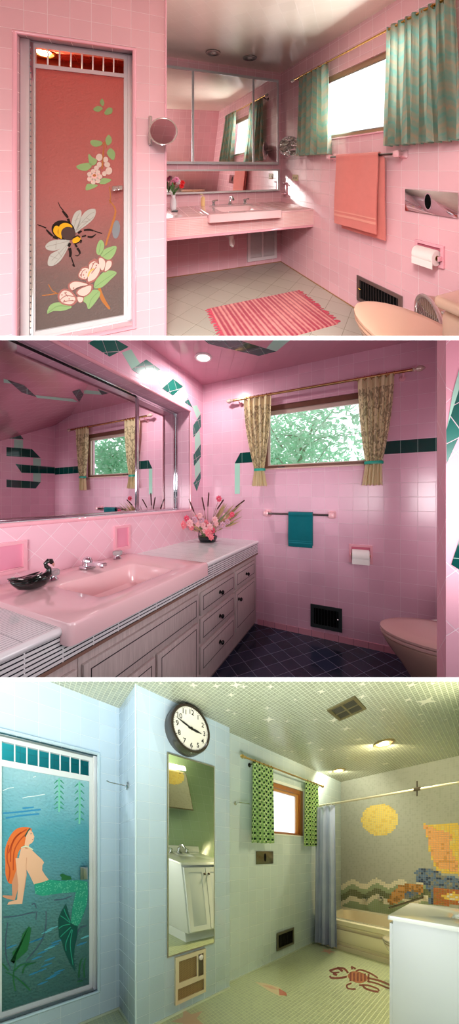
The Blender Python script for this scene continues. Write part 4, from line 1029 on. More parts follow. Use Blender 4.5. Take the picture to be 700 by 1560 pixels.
# curtains 2
def fab2(nt):
    vo = N(nt, 'ShaderNodeTexNoise'); vo.inputs['Scale'].default_value = 26; vo.inputs['Detail'].default_value = 3; vo.inputs['Distortion'].default_value = 1.6
    mp = N(nt, 'ShaderNodeMapping'); mp.inputs['Scale'].default_value = (1.3, 1.3, .8); nt.links.new(locc(nt), mp.inputs[0]); nt.links.new(mp.outputs[0], vo.inputs['Vector'])
    rp_ = N(nt, 'ShaderNodeMapRange'); rp_.inputs['From Min'].default_value = .47; rp_.inputs['From Max'].default_value = .56; nt.links.new(vo.outputs['Fac'], rp_.inputs['Value'])
    sx = N(nt, 'ShaderNodeSeparateXYZ'); nt.links.new(locc(nt), sx.inputs[0])
    top = math_(nt, 'LESS_THAN', sx.outputs['Z'], 2.075); bot = math_(nt, 'GREATER_THAN', sx.outputs['Z'], 1.47)
    f = math_(nt, 'MULTIPLY', math_(nt, 'MULTIPLY', top, bot), math_(nt, 'MULTIPLY', rp_.outputs[0], .8))
    return mixc(nt, f, C('e9dcb2'), C('94866a'))
cream2 = cloth('cream_leaf_fabric', fab2, .22)
ribbon = plain('teal_ribbon', '18a58c', .4)
rod(B, FW, -1.085, .366, 2.158, .062, plain('rose_gold', 'c29a66', .25, 1), 'rose gold curtain rod with glass finials over the cream curtains', .011, plain('clear_finial', 'd8c0b4', .08, .2), (-1.03, .31), pink_ceramic, [-.95, -.91, -.87, -.83, -.79, -.75, -.71, .0, .05, .1, .15, .2, .25])
curtain(B, FW, -.975, -.702, -.89, -.742, 1.322, 2.15, cream2, 'curtain', 'cream leaf patterned curtain tied with teal ribbon, left of the garden window', 'cream curtains tied back at the garden window', .06, .016, 5, tie=(1.472, -.865, -.773), band=ribbon)
curtain(B, FW, .0, .255, .035, .175, 1.312, 2.15, cream2, 'curtain', 'cream leaf patterned curtain tied with teal ribbon, right of the garden window', 'cream curtains tied back at the garden window', .06, .016, 5, tie=(1.487, .058, .172), band=ribbon)
# towel bar etc
towel_bar(B, FW, -.755, -.193, 1.068, .065, plain('grey_bar', '77706e', .2, 1), tpost, 'grey towel bar with pink ceramic ends under the garden window')
towel(B, FW, -.545, -.342, 1.068, .787, .80, .066, plain('teal_terry', '0d6d76', .95, spec=.1, bump=.6, bscale=260, var=.12, sheen=.2), 'small dark teal towel hanging on the grey bar', band=plain('teal_band', '12808a', .9))
paper_holder(B, FW, -.062, .110, .683, .832, pink_ceramic, plain('rose_shadow', 'c8607c', .4), brass, 'pink ceramic recessed holder on the wall right of the teal towel', 'white toilet paper roll on the wall right of the teal towel', paper, core_card)
register(B, FW, -.369, -.1146, .088, .285, plain('dark_pewter', '3c4444', .4, .6), darkhole, plain('slat_dark', '15191a', .4), 'dark square floor vent in the pink wall above the navy floor', True, plain('vent_lever', 'c8c8c8', .2, 1), 8)
# counter
CF2 = on_u(-.86, 1)
def stripec(name, light, line, pitch=.0125):
    m, nt, bs = newmat(name); sx = N(nt, 'ShaderNodeSeparateXYZ'); nt.links.new(locc(nt), sx.inputs[0])
    return m, nt, bs, sx
m_front, nt, bs, sx = stripec('ridged_white_tile', 0, 0)
fz = math_(nt, 'FRACT', math_(nt, 'DIVIDE', sx.outputs['Z'], .0142)); fy = math_(nt, 'FRACT', math_(nt, 'DIVIDE', math_(nt, 'ADD', sx.outputs['Y'], .012), .11))
l1 = math_(nt, 'LESS_THAN', fz, .30); l2 = math_(nt, 'LESS_THAN', fy, .035); ll_ = math_(nt, 'MULTIPLY', l1, math_(nt, 'SUBTRACT', 1, l2))
nt.links.new(mixc(nt, ll_, C('f1eeee'), C('2b2c33')), bs.inputs['Base Color']); bs.inputs['Roughness'].default_value = .2
m_top, nt, bs, sx = stripec('white_strip_counter_tile', 0, 0)
fx = math_(nt, 'FRACT', math_(nt, 'DIVIDE', sx.outputs['X'], .0142)); fy = math_(nt, 'FRACT', math_(nt, 'DIVIDE', math_(nt, 'ADD', sx.outputs['Y'], .012), .11))
l1 = math_(nt, 'LESS_THAN', fx, .26); l2 = math_(nt, 'LESS_THAN', fy, .03); ll_ = math_(nt, 'MAXIMUM', l1, l2)
nt.links.new(mixc(nt, ll_, C('e9edec'), C('a9b2b4')), bs.inputs['Base Color']); bs.inputs['Roughness'].default_value = .12
whitec = plain('white_ceramic', 'f4f2f2', .14, coat=.3)
vc = thing('vanity_counter', 'long white strip tiled counter with pink sink slab along the mirror wall', 'vanity counter', B, (-1.15, 1.2, .67))
b = MB(B); b.box(UL, -.868, .2, .545, .775, .80, m_top); b.box(UL, -.868, 1.38, VW2, .775, .80, m_top); b.box(UL, -1.42, .545, 1.38, .775, .80, m_top); b.build('countertop', parent=vc)
for y0, y1 in ((.2, .545), (1.38, VW2)): b = MB(B); b.tube([(-.864, y0, .787), (-.864, y1, .787)], .0145, whitec, 12); b.build('edge_trim', parent=vc)
b = MB(B); b.box(-.88, -.860, .2, VW2, .682, .777, m_front); b.build('ridged_front', parent=vc)
b = MB(B); b.box(-.885, -.856, .2, VW2, .672, .683, plain('brown_strip', '8d6a5c', .5)); b.build('bottom_strip', parent=vc)
# pink slab with basin
f2 = lambda s, o, h: (o, s, h)
basin(B, f2, .53, 1.392, -1.462, -.812, .822, (.73, 1.185, -1.225, -.915), .12, pink_sink, .075, vc)
b = MB(B); b.lathe([(.002, 0), (.024, 0), (.026, .003)], (-1.07, .96, .706), chrome, 18); b.build('drain', parent=vc)
fc = thing('faucet', 'chrome faucet with round body and flat spout over the pink basin', 'faucet', B, (-1.36, .99, .822))
b = MB(B); c = (-1.355, .985)
b.box(c[0] - .025, c[0] + .03, c[1] - .035, c[1] + .035, .822, .838, chrome, .006, 3); b.lathe([(.024, 0), (.026, .02), (.026, .035), (.018, .05), (.005, .056)], (c[0], c[1], .832), chrome, 20); b.build('body', parent=fc)
b = MB(B)
def sp(x, w, z, t): return [(c[0] + x, c[1] - w, .822 + z), (c[0] + x, c[1] + w, .822 + z), (c[0] + x, c[1] + w * .8, .822 + z + t), (c[0] + x, c[1] - w * .8, .822 + z + t)]
b.loft([sp(0, .017, .016, .022), sp(.05, .018, .022, .018), sp(.10, .018, .030, .014), sp(.135, .017, .030, .012), sp(.14, .014, .028, .010)], chrome); b.lathe([(.012, 0), (.012, .016)], (c[0] + .118, c[1], .838), chrome, 12); b.build('spout', parent=fc)
crystal = plain('clear_acrylic', 'dfe2e2', .05, .0, trans=.6)
for (px, py, lb) in ((80, 884, 'clear acrylic and chrome tap knob beside the black swan'), (179.5, 851, 'clear acrylic and chrome tap knob right of the faucet below the small niche')):
    q = B.at(px, py, h=.822); c0 = (max(q[0], -1.40), q[1], .822)
    t = thing('tap_handle', lb, 'tap', B, c0)
    b = MB(B); b.lathe([(.024, 0), (.026, .004), (.018, .014), (.016, .024)], c0, chrome, 18); b.build('base', parent=t)
    b = MB(B); pr = []
    n = 20
    b.loft([[(c0[0] + r * (1 + .07 * (k % 2)) * math.cos(2 * PI * k / n), c0[1] + r * (1 + .07 * (k % 2)) * math.sin(2 * PI * k / n), c0[2] + z) for k in range(n)] for r, z in ((.018, .022), (.027, .026), (.028, .046), (.022, .052))], crystal); b.build('knob', parent=t)
# swan
sw = thing('swan_figurine', 'glossy black ceramic swan on the pink sink slab', 'figurine', B, (-1.33, .65, .822))
bk = plain('black_glaze', '0a1512', .06, coat=.5); wsw = plain('white_glaze_patch', 'e9dfdc', .2); coralbk = plain('swan_beak', 'c88a80', .3)
q = B.at(35, 898, h=.822); SF = spin(q[0], q[1], .10 + .0, .822)
ang = .12
_sf = spin(q[0] + .035, q[1] + .02, -.02, .822); SF = lambda s, o, h: _sf(s * .78, o * .78, h * .84)      # o axis = +v (head end)
b = MB(B, SF)
prof = [(-.105, .004, .004, .062), (-.095, .016, .012, .055), (-.07, .032, .026, .042), (-.03, .042, .036, .038), (.01, .043, .036, .036), (.045, .036, .032, .034), (.07, .024, .026, .036), (.085, .010, .014, .042)]
b.loft([[(w * math.cos(2 * PI * k / 18), o, z + d * math.sin(2 * PI * k / 18)) for k in range(18)] for o, w, d, z in prof], bk)
b.tube([(0, .055, .045), (0, .082, .062), (0, .083, .088), (0, .068, .104), (0, .064, .118), (0, .078, .130), (0, .094, .126), (0, .101, .114)], [.026, .019, .0125, .0105, .0105, .0125, .0135, .010], bk, 14)
b.build('body', parent=sw)
b = MB(B, SF)
for s_ in (-1, 1):
    for i, (z, l) in enumerate(((.060, .075), (.050, .07), (.040, .06))):
        b.loft([[(s_ * (.030 + .006 * i + .010 * math.cos(2 * PI * k / 10)) * (1 - abs(e) ** 3 * .55), -.035 + e * l, z + .018 * abs(e) + .009 * math.sin(2 * PI * k / 10) * (1 - abs(e) * .7)) for k in range(10)] for e in (-1, -.6, -.2, .2, .6, 1)], bk)
b.build('wing', parent=sw)
b = MB(B, SF)
for s_ in (-1, 1): b.loft([[(s_ * (.034 * math.cos(a) + .003), -.03 + e * .055, .052 + .02 * abs(e) + .022 * math.sin(a)) for a in (.22, .30, .40)] for e in (-1, -.5, 0, .4, .8)], wsw, False, False, False)
b.build('white_patch', parent=sw)
b = MB(B, SF); b.tube([(0, .098, .120), (0, .108, .104), (0, .110, .094)], [.009, .007, .002], coralbk, 10); b.build('beak', parent=sw)
# soap niches
for (x0, x1, yt, yb, lb) in ((-30, 39, 822, 868, 'large pink ceramic soap niche above the black swan'), (173, 197, 799, 835, 'small pink ceramic soap niche between faucet and flowers')):
    qa = B.at(max(x0, -8), 840, u=UL); qb = B.at(x1, 840, u=UL); s0, s1 = (qa[1], qb[1]) if x0 > 0 else (qb[1] - .19, qb[1])
    h1_ = B.at(x1, yt, u=UL)[2]; h0_ = B.at(x1, yb, u=UL)[2]
    t = thing('soap_niche', lb, 'soap dish', B, (UL, (s0 + s1) / 2, h0_))
    e = .016
    b = MB(B, LW); b.holed(s0, s1, h0_, h1_, [(s0 + e, s1 - e, h0_ + e, h1_ - e)], .016, .016, pink_ceramic); ob_ = b.build('rim', parent=t)
    b = MB(B, LW); b.box(s0 + e * .5, s1 - e * .5, .001, .003, h0_ + e * .5, h1_ - e * .5, plain('niche_shadow', 'e796ae', .2)); b.box(s0 + e, s1 - e, .003, .016, h0_ + e, h0_ + e + .006, pink_ceramic, .002); b.build('recess', parent=t)  # no hole behind: back plate coloured darker for the shade inside the niche
# cabinets
m, nt, bs = newmat('limed_wood')
no = N(nt, 'ShaderNodeTexNoise'); mp = N(nt, 'ShaderNodeMapping'); mp.inputs['Scale'].default_value = (60, 60, 4); nt.links.new(locc(nt), mp.inputs[0]); nt.links.new(mp.outputs[0], no.inputs['Vector']); no.inputs['Scale'].default_value = 2.5; no.inputs['Detail'].default_value = 6
nt.links.new(mixc(nt, no.outputs['Fac'], C('b09d99'), C('e2d3ce')), bs.inputs['Base Color']); bs.inputs['Roughness'].default_value = .5
limed = m
KF = on_u(-.875, 1)
inkl = plain('dark_inlay_line', '2a2224', .5); knobm = plain('dark_knob', '1d1a1b', .15, .6)
def front(parent, s0, s1, h0, h1, kind, ks=None):
    b = MB(B, KF); b.box(s0, s1, 0, .016, h0, h1, limed, .004)
    f_ = b.build(kind, parent=parent)
    b = MB(B, KF); e = .026; w_ = .0045
    b.holed(s0 + e, s1 - e, h0 + e, h1 - e, [(s0 + e + w_, s1 - e - w_, h0 + e + w_, h1 - e - w_)], .0165, .004, inkl); b.build('inlay_line', parent=f_)
    if ks:
        b = MB(B, KF); b.lathe([(.013, .0), (.013, .003), (.006, .006), (.006, .012), (.014, .018), (.0155, .024), (.011, .030), (.003, .032)], (ks[0], .016, ks[1]), knobm, 18, 'b'); b.build('knob', parent=f_)
def cabinet(s0, s1, label, fronts):
    t = thing('vanity_cabinet', label, 'cabinet', B, (-1.15, (s0 + s1) / 2, 0), 'limed wood units under the counter')
    b = MB(B); b.box(-1.45, -.875, s0 + .001, s1 - .001, .03, .672, limed, .002); b.build('carcass', parent=t)
    b = MB(B); b.box(-1.45, -.89, s0 + .001, s1 - .001, 0, .032, plain('plinth_wood', '8c7c76', .6)); b.build('plinth', parent=t)
    for f_ in fronts: front(t, *f_)
cabinet(1.877, 2.388, 'limed wood vanity cabinet against the window wall, one drawer over one door', [(1.89, 2.32, .49, .632, 'drawer', (2.10, .56)), (1.89, 2.32, .15, .468, 'door', (1.94, .40))])
cabinet(1.364, 1.877, 'limed wood vanity cabinet with three stacked drawers', [(1.375, 1.866, .492, .632, 'drawer', (1.62, .56)), (1.375, 1.866, .32, .472, 'drawer', (1.62, .395)), (1.375, 1.866, .13, .30, 'drawer', (1.62, .215))])
cabinet(.60, 1.364, 'limed wood sink cabinet with a wide false drawer over two doors', [(.612, 1.352, .48, .632, 'false_drawer'), (.99, 1.352, .08, .462, 'door', (1.05, .30)), (.612, .975, .08, .462, 'door', (.92, .30))])
cabinet(.20, .60, 'limed wood vanity cabinet at the near end, cut by the picture edge', [(.21, .588, .48, .632, 'drawer', (.40, .556)), (.21, .588, .08, .462, 'door', (.26, .30))])
# flower arrangement
random.seed(5)
fa = thing('flower_arrangement', 'wide arrangement of pink silk flowers and brown cattails in a black bowl', 'flower arrangement', B, (-1.28, 2.16, .80))
fcx, fcy = -1.27, 2.15
b = MB(B); b.lathe([(.05, 0), (.075, .004), (.088, .03), (.092, .05), (.086, .052), (.08, .03)], (fcx, fcy, .80), plain('black_bowl', '10181a', .12, coat=.3), 26, cap1=False); b.lathe([(.084, .042), (.001, .05)], (fcx, fcy, .80), plain('moss', '59603c', .95), 20, cap0=False); b.build('bowl', parent=fa)
b = MB(B); b.tube([(fcx + .085 * math.cos(t), fcy - .02, .85 + .12 * math.sin(t)) for t in [PI * k / 14 for k in range(15)]], .005, plain('dark_handle', '2a2020', .4), 8); b.build('bowl_handle', parent=fa)
stb = plain('brown_stem', '8f7350', .7); cat = plain('cattail_brown', '4a2320', .85)
pk1 = plain('salmon_petal', 'f0808c', .7); pk2 = plain('blush_petal', 'f4b9bd', .7); pk3 = plain('deep_pink_petal', 'e3506e', .7); mauve = plain('mauve_petal', 'cf9fb2', .7); tan = plain('tan_grass', 'b99a6c', .8); sage = plain('sage_leaf', '7b8a5e', .7)
def at2(px, py, v): return B.at(px, py, v=v)
cats = [((296, 780), (288, 760)), ((312, 778), (308, 757)), ((317, 772), (318.5, 750)), ((331, 776), (341, 761)), ((359, 773), (373, 762))]
for (a, c) in cats:
    v_ = fcy + random.uniform(-.1, .06); P0 = Vector((fcx, fcy, .85)); Pa = Vector(at2(*a, v_)); Pc = Vector(at2(*c, v_))
    b = MB(B); b.tube([tuple(P0), tuple(P0.lerp(Pa, .5) + Vector((0, 0, .01))), tuple(Pa)], .0022, stb, 6); b.tube([tuple(Pa), tuple(Pa.lerp(Pc, .1)), tuple(Pa.lerp(Pc, .9)), tuple(Pc)], [.003, .0065, .0065, .003], cat, 10); b.build('cattail', parent=fa)
for (x, y, r, m_) in ((272, 792, .034, pk1), (280, 800, .036, pk1), (290, 797, .034, pk2), (297, 792, .03, mauve), (285, 790, .028, pk3), (313, 808, .03, pk2), (320, 803, .032, pk2), (318, 812, .034, pk1), (324, 808, .028, pk3), (310, 800, .026, pk2), (334, 760, .026, pk3), (305, 786, .026, pk2), (350, 790, .026, pk1), (347, 795, .024, mauve), (330, 798, .024, pk2), (278, 786, .024, mauve), (302, 798, .03, pk2), (292, 803, .03, pk1), (308, 793, .028, mauve), (328, 792, .028, pk2), (340, 800, .028, mauve), (314, 797, .03, pk1), (322, 818, .028, pk1), (300, 789, .026, pk1), (342, 786, .024, pk2), (354, 784, .022, pk3)):
    v_ = fcy - random.uniform(.02, .14); flower(B, at2(x, y, v_), r * 1.25, m_, fa, n=8, n_dir=(.35, -.9), mid=pk2)
b = MB(B)
for (x, y) in ((334, 760), (272, 792), (280, 800), (297, 792), (350, 790), (305, 786), (290, 797), (320, 806)):
    P1 = Vector(at2(x, y, fcy - .06)); P0 = Vector((fcx, fcy, .84)); b.tube([tuple(P0), tuple(P0.lerp(P1, .6) + Vector((0, 0, .02))), tuple(P1)], .0018, stb, 5)
b.build('stems', parent=fa)
b = MB(B)
for k in range(70):
    t_ = random.random(); side = random.choice((-1, 1, 1)); P0 = Vector((fcx, fcy, .85)); tx = (random.uniform(335, 372) if side > 0 else random.uniform(272, 310)); ty = random.uniform(764, 800) if side > 0 else random.uniform(778, 806)
    P1 = Vector(at2(tx, ty, fcy + random.uniform(-.12, .08))); d = (P1 - P0); q0 = P0 + d * random.uniform(.35, .6)
    leafmb(b, tuple(q0), tuple(P1), random.uniform(.004, .011), random.choice((sage, tan, tan, mauve, stb)))
b.build('dried_leaves', parent=fa)
b = MB(B)
for k in range(46):
    a = random.uniform(0, 2 * PI); r_ = random.uniform(.03, .1); P0 = Vector((fcx, fcy, .845)); leafmb(b, tuple(P0), (fcx + r_ * math.cos(a), fcy + r_ * math.sin(a) * .8, .85 + random.uniform(.0, .16)), random.uniform(.008, .014), random.choice((sage, leafm, tan, sage)))
b.build('leaves', parent=fa)
# toilet 2
dusty = plain('dusty_pink_ceramic', 'cfa596', .2, coat=.3); dlid = plain('dusty_pink_lid', 'c9a09a', .22, coat=.2)
toilet(B, spin(UR2, 1.875, PI / 2), dusty, dlid, dlid, chrome, 'dusty pink toilet with closed lid beside the navy tiled floor')
q = B.at(664, 946, v=2.25)
wv = thing('water_valve', 'white supply hose and grey valve on the wall behind the toilet', 'water valve', B, (q[0], 2.33, .2))
b = MB(B); q0 = B.at(654, 948, v=2.3); q1 = B.at(676, 945, v=2.3)
b.tube([(q0[0], 2.33, q0[2] - .05), (q0[0] + .004, 2.31, q0[2]), (q0[0] + .02, 2.3, q0[2] + .012), (q1[0], 2.3, q1[2])], .009, whp, 10); b.build('hose', parent=wv)
b = MB(B); q2 = B.at(675, 925, v=2.36); b.box(q2[0] - .022, q2[0] + .022, 2.345, 2.388, q2[2] - .045, q2[2] + .045, plain('grey_metal', '8b8580', .35, .7), .006); b.lathe([(.012, 0), (.015, -.02), (.013, -.028)], (q2[0], 2.345, q2[2]), chrome, 12, 'b'); b.build('valve', parent=wv)
# ================================================================== ROOM 3
D_ = R3; UW3, UC, US, VT = -1.8195, -1.75, -2.13, 4.09
blue = tile('pale_blue_tile', 'c0d5e3', .125, 'd9e4ea', off=(.03, .02), var=.04, rough=.12)
blue2 = tile('pale_blue_green_tile', 'c3d4d4', .125, 'd5dfd8', off=(.03, .02), var=.04, rough=.14)
mosA = tile('grey_green_mosaic', 'a3aa92', .030, 'cdd0b8', mortar=.0022, var=.12, rough=.25, wav=.1)
mosF = tile('green_floor_mosaic', 'adb78c', .030, 'd6dbb6', mortar=.0026, var=.10, rough=.3, wav=.1)
mosW = tile('grey_wall_mosaic', '9a9f8f', .0265, 'aeb2a0', mortar=.002, var=.08, rough=.25, wav=.1)
greenw = tile('green_wall_tile', 'a8bf9c', .125, 'bccbaf', var=.03, rough=.14)
starm = plain('star_tile', 'f2f0da', .25); peachst = plain('starfish_tile', 'c9a98c', .4)
b = MB(D_); b.quad([(-2.3, -.6, 2.4), (.1, -.6, 2.4), (.1, 4.15, 2.4), (-2.3, 4.15, 2.4)], mosA)
def star(cx, cy, r, rot):
    pts = []
    for k in range(8):
        a = rot + PI * k / 4; rr = r if k % 2 == 0 else r * .30
        if k % 4 == 2: rr = r * .78
        pts.append((cx + rr * math.cos(a), cy + rr * math.sin(a)))
    return pts
random.seed(21)
for (x, y, r) in ((43, 20, 12), (125, 20, 12), (15, 102, 8), (120, 120, 20), (115, 85, 9), (175, 125, 9), (280, 35, 13), (230, 160, 6), (245, 192, 13), (280, 212, 13), (318, 122, 18), (355, 148, 18), (395, 180, 15), (405, 50, 14), (405, 12, 12), (430, 212, 12), (470, 90, 11), (465, 115, 8), (500, 130, 8), (475, 255, 14), (545, 60, 14), (600, 65, 30),
                  (580, 105, 9), (555, 15, 16), (590, 125, 9), (630, 185, 9), (560, 205, 9), (150, 175, 7), (80, 175, 8), (262, 120, 9), (300, 155, 7), (190, 218, 7), (168, 215, 7), (340, 180, 7), (360, 238, 7), (320, 214, 8), (440, 140, 7), (650, 208, 7), (535, 262, 7), (410, 270, 7), (445, 250, 6), (500, 230, 6), (585, 140, 8), (660, 120, 8), (650, 250, 6), (225, 245, 6), (280, 245, 6),
                  (-110, 15, 15), (-40, 18, 14), (5, 45, 13), (-5, 92, 10), (20, 15, 18), (-220 + 10, 10, 8), (620, 10, 8), (690, 90, 8), (497, 152, 7), (632, 170, 6), (335, 30, 6), (200, 60, 7), (75, 60, 6), (60, 130, 7)):
    px, py = 350 + x / 2, 1036 + y / 2; q = D_.at(px, py, h=2.4)
    if q[0] > .05 or q[0] < UW3 + .03 and q[1] > .6: continue
    yy = D_.W(*q).y; rad = (r / 2) / 400 * yy * 1.15
    b._add([(s, t, 2.3992) for s, t in star(q[0], q[1], rad, random.uniform(-.2, .2) + .78)], [tuple(range(8))], starm)
b.build('ceiling', kind='structure', smooth=False, recalc=False)
# floor with shell, starfish and crab
b = MB(D_); b.quad([(-2.3, -.6, 0), (.1, -.6, 0), (.1, 4.15, 0), (-2.3, 4.15, 0)], mosF)
TFl = tracer(D_, 'h', 0, 350, 1300, 2)
def inl(pts, m, lvl=1, sm=False): 
    pts = TFl(pts); pts = catmull(pts, 4) if sm else pts
    b._add([(s, t, .0006 * lvl) for s, t in pts], [tuple(range(len(pts)))], m)
crab = plain('crab_tile', '7a3524', .45); crab2 = plain('crab_tile_light', 'a8653f', .45); salmon = plain('salmon_tile', 'dba786', .4); shellp = plain('shell_tile', 'dcc49c', .4)
inl([(360, 374), (374, 360), (398, 362), (418, 372), (420, 386), (400, 396), (376, 390)], crab2, 1, True)
for k in range(6): x = 366 + k * 11; inl([(x, 363 + k), (x + 6, 362 + k), (x + 6, 390), (x, 390)], crab, 2)
for pts, w_ in (([(362, 365), (350, 352), (332, 350), (305, 358)], 6), ([(305, 358), (318, 364), (335, 362)], 4), ([(358, 376), (335, 380), (312, 380), (306, 374)], 6), ([(375, 354), (372, 346), (385, 352)], 5), ([(385, 360), (400, 355), (430, 366), (452, 380)], 5), ([(420, 380), (445, 385), (468, 392), (490, 402)], 6), ([(420, 390), (450, 397), (475, 408), (488, 412)], 5),
                ([(372, 396), (358, 402), (362, 412), (385, 414)], 5), ([(405, 400), (415, 412), (440, 420), (455, 422)], 6), ([(395, 402), (420, 402), (450, 412), (456, 420)], 5), ([(345, 360), (335, 352), (328, 348)], 7), ([(328, 372), (316, 366)], 7)):
    inl(stroke(catmull(pts, 4, False) if len(pts) > 2 else pts, w_), crab, 2)
inl([(78, 392), (110, 396), (150, 408), (172, 424), (176, 434), (150, 434), (118, 418)], shellp, 1); inl([(150, 412), (172, 424), (176, 434), (152, 432)], plain('shell_red', 'c8705a', .4), 2); inl([(100, 402), (128, 404), (150, 416), (128, 414)], salmon, 2)
def sfish(px, py, r, m):
    q = D_.at(px, py, h=0); pts = []
    for k in range(10):
        a = PI * k / 5 + .4; rr = r if k % 2 == 0 else r * .42; pts.append((q[0] + rr * math.cos(a), q[1] + rr * math.sin(a)))
    b._add([(s, t, .0006) for s, t in pts], [tuple(range(10))], m)
sfish(500, 1449, .10, salmon); sfish(288, 1553, .14, peachst)
b.build('floor', kind='structure', smooth=False, recalc=False)
# walls
WU = on_u(UW3, 1); WS = on_u(US, 1); WC = on_u(UC, 1); WTb = on_v(VT, -1)
b = MB(D_, WU); b.holed(1.45, 4.2, -.05, 2.45, [(1.93, 2.93, 1.47, 2.055)], 0, .12, blue2); b.build('wall_back', kind='structure', smooth=False)
cv0, cv1 = .622, D_.at(350.5, 1300, u=UC)[1]
b = MB(D_); b.box(-2.16, UC, cv0, cv1, -.05, 2.45, blue, .006); b.build('wall_column', kind='structure')
b = MB(D_, WS); b.holed(-.8, cv0 + .01, -.05, 2.45, [(-.155, .468, .195, 1.995)], 0, .10, blue); b.build('wall_left', kind='structure', smooth=False)
b = MB(D_, WS)
for q in ([(-.155, 0, .195), (-.155, 0, 1.995)], [(.468, 0, .195), (.468, 0, 1.995)], [(-.16, 0, 1.995), (.475, 0, 1.995)], [(-.16, 0, .195), (.475, 0, .195)]): b.tube(q, .012, plain('pale_blue_bead', 'bcd3dd', .12), 10)
b.fr = lambda a, c, h: (a, c, h); b.tube([(UC, cv0, 0), (UC, cv0, 2.4)], .007, plain('pale_blue_bead2', 'cfe2ea', .12), 10)
b.build('trim_5', kind='structure')
cvm = plain('pale_green_cove', 'c6d0bb', .3)
b = MB(D_); b.box(US, US + .008, -.6, cv0, 0, .018, cvm); b.box(US, UC, cv0 - .008, cv0, 0, .018, cvm); b.box(UC, UC + .008, cv0, cv1, 0, .018, cvm); b.box(UW3, UW3 + .008, cv1, 3.23, 0, .018, cvm); b.build('baseboard_left', kind='structure')
b = MB(D_); b.box(.02, .12, 1.2, 4.2, -.05, 2.45, greenw); b.build('wall_right', kind='structure', smooth=False)
ceiling_lamp(D_, -2.55, -.1, 2.3, .09, chrome, plain('added_stall_glow', 'ffffff', .4, emit='ffffff', es=1), 'unseen lamp added to brighten the shower stall behind the mermaid door', None, power=16)  # unseen lamp, added so the stall does not go black above the door
st3 = tile('teal_stall_tile', '2fa0a4', .125, '2a7d80', var=.12)
b = MB(D_)
b.quad([(-2.95, -.7, .1), (-2.95, .6, .1), (-2.95, .6, 2.35), (-2.95, -.7, 2.35)], st3); b.quad([(-2.95, .6, .1), (-2.2, .6, .1), (-2.2, .6, 2.35), (-2.95, .6, 2.35)], st3)
b.quad([(-2.95, -.7, 2.3), (-2.2, -.7, 2.3), (-2.2, .6, 2.3), (-2.95, .6, 2.3)], st3); b.quad([(-2.95, -.7, .1), (-2.2, -.7, .1), (-2.2, .6, .1), (-2.95, .6, .1)], st3)
b.quad([(-2.95, -.7, .1), (-2.2, -.7, .1), (-2.2, -.7, 2.35), (-2.95, -.7, 2.35)], st3)
b.build('wall_stall', kind='structure', smooth=False)
# mural wall: one face per mosaic tile
px_cols = {}
def mm(name, c): px_cols[name] = plain('mural_' + name, c, .3); return px_cols[name]
for n_, c_ in (('bg', 'b0b3a6'), ('bg2', 'a9ac9e'), ('sun', 'edd274'), ('sun2', 'e4c463'), ('cream', 'e8e0c4'), ('green', '9aab84'), ('dark', '6c7450'), ('orange', 'd79a54'), ('tan', 'a9783c'), ('flesh', 'f2b070'), ('hair', 'edc857'), ('blue', '5f7a9c'), ('dblue', '2f4464'), ('grey', '85867e'), ('rust', 'b56a3a'), ('white', 'd9dad2'), ('grout', 'b9bcae')): mm(n_, c_)
def cr(px, py): return ((px - 500) * 3.5, (py - 1160) * 3.5)
P_or = [(315, 745), (345, 700), (380, 660), (430, 648), (500, 655), (515, 690), (480, 712), (400, 738), (340, 768)]
P_gr = [(400, 735), (415, 700), (450, 685), (480, 700), (470, 718), (430, 730)]
P_hair = [(508, 332), (560, 338), (640, 330), (720, 335), (720, 610), (660, 600), (580, 585), (545, 500), (535, 430)]
P_fl = [(508, 335), (548, 345), (585, 370), (650, 375), (668, 410), (650, 440), (665, 500), (690, 530), (690, 585), (590, 575), (560, 520), (530, 400)]
P_tail = [(462, 590), (490, 568), (560, 570), (600, 600), (720, 625), (720, 770), (540, 762), (545, 700), (510, 650), (475, 640)]
P_rk = [(568, 668), (720, 680), (720, 770), (560, 765)]
P_sf = [(610, 715), (650, 705), (670, 690), (680, 705), (720, 700), (720, 745), (660, 740), (620, 735)]
def mural(u, h):
    px, py = D_.pix(u, VT, h); x, y = cr(px, py)
    rnd = random.random()
    if ((x - 277) / 98) ** 2 + ((y - 312) / 86) ** 2 < 1: return 'sun' if rnd < .75 else 'sun2'
    if x < 760:
        for P_, fn_ in ((P_sf, lambda: 'hair' if rnd < .6 else 'cream'), (P_rk, lambda: 'rust' if rnd < .6 else 'tan'), (P_fl, None), (P_hair, lambda: 'hair' if rnd < .85 else 'sun'), (P_tail, None), (P_gr, lambda: 'grey' if rnd < .6 else 'blue'), (P_or, lambda: 'orange' if rnd < .55 else 'tan')):
            if inside((x, y), P_):
                if P_ is P_fl:
                    if (abs(y - 402) < 4 and (585 < x < 605 or 622 < x < 642)) or (abs(y - 424) < 4 and 600 < x < 628): return 'rust'
                    if abs(y - 530) < 6 and 585 < x < 680: return 'orange'
                    return 'flesh' if rnd < .9 else 'orange'
                if P_ is P_tail: return 'blue' if rnd < .55 else 'dblue' if rnd < .8 else 'grey'
                return fn_()
    w_ = 14 * math.sin((x - 35) / 128 * 2 * PI) + 4 * math.sin(x / 60)
    yw = y - w_ - (x - 60) * -.0
    if x < 560 and yw > 640:
        if yw < 668: return 'cream'
        if yw < 692: return 'green'
        if yw < 726: return 'dark'
        if yw < 752: return 'cream'
        return 'green'
    return 'bg' if rnd < .7 else 'bg2'
random.seed(9)
b = MB(D_, WTb); b.box(-1.95, .1, -.1, -.001, -.05, 2.45, px_cols['grout'])
TS = .0265; bymat = {}
u = UW3 + .001
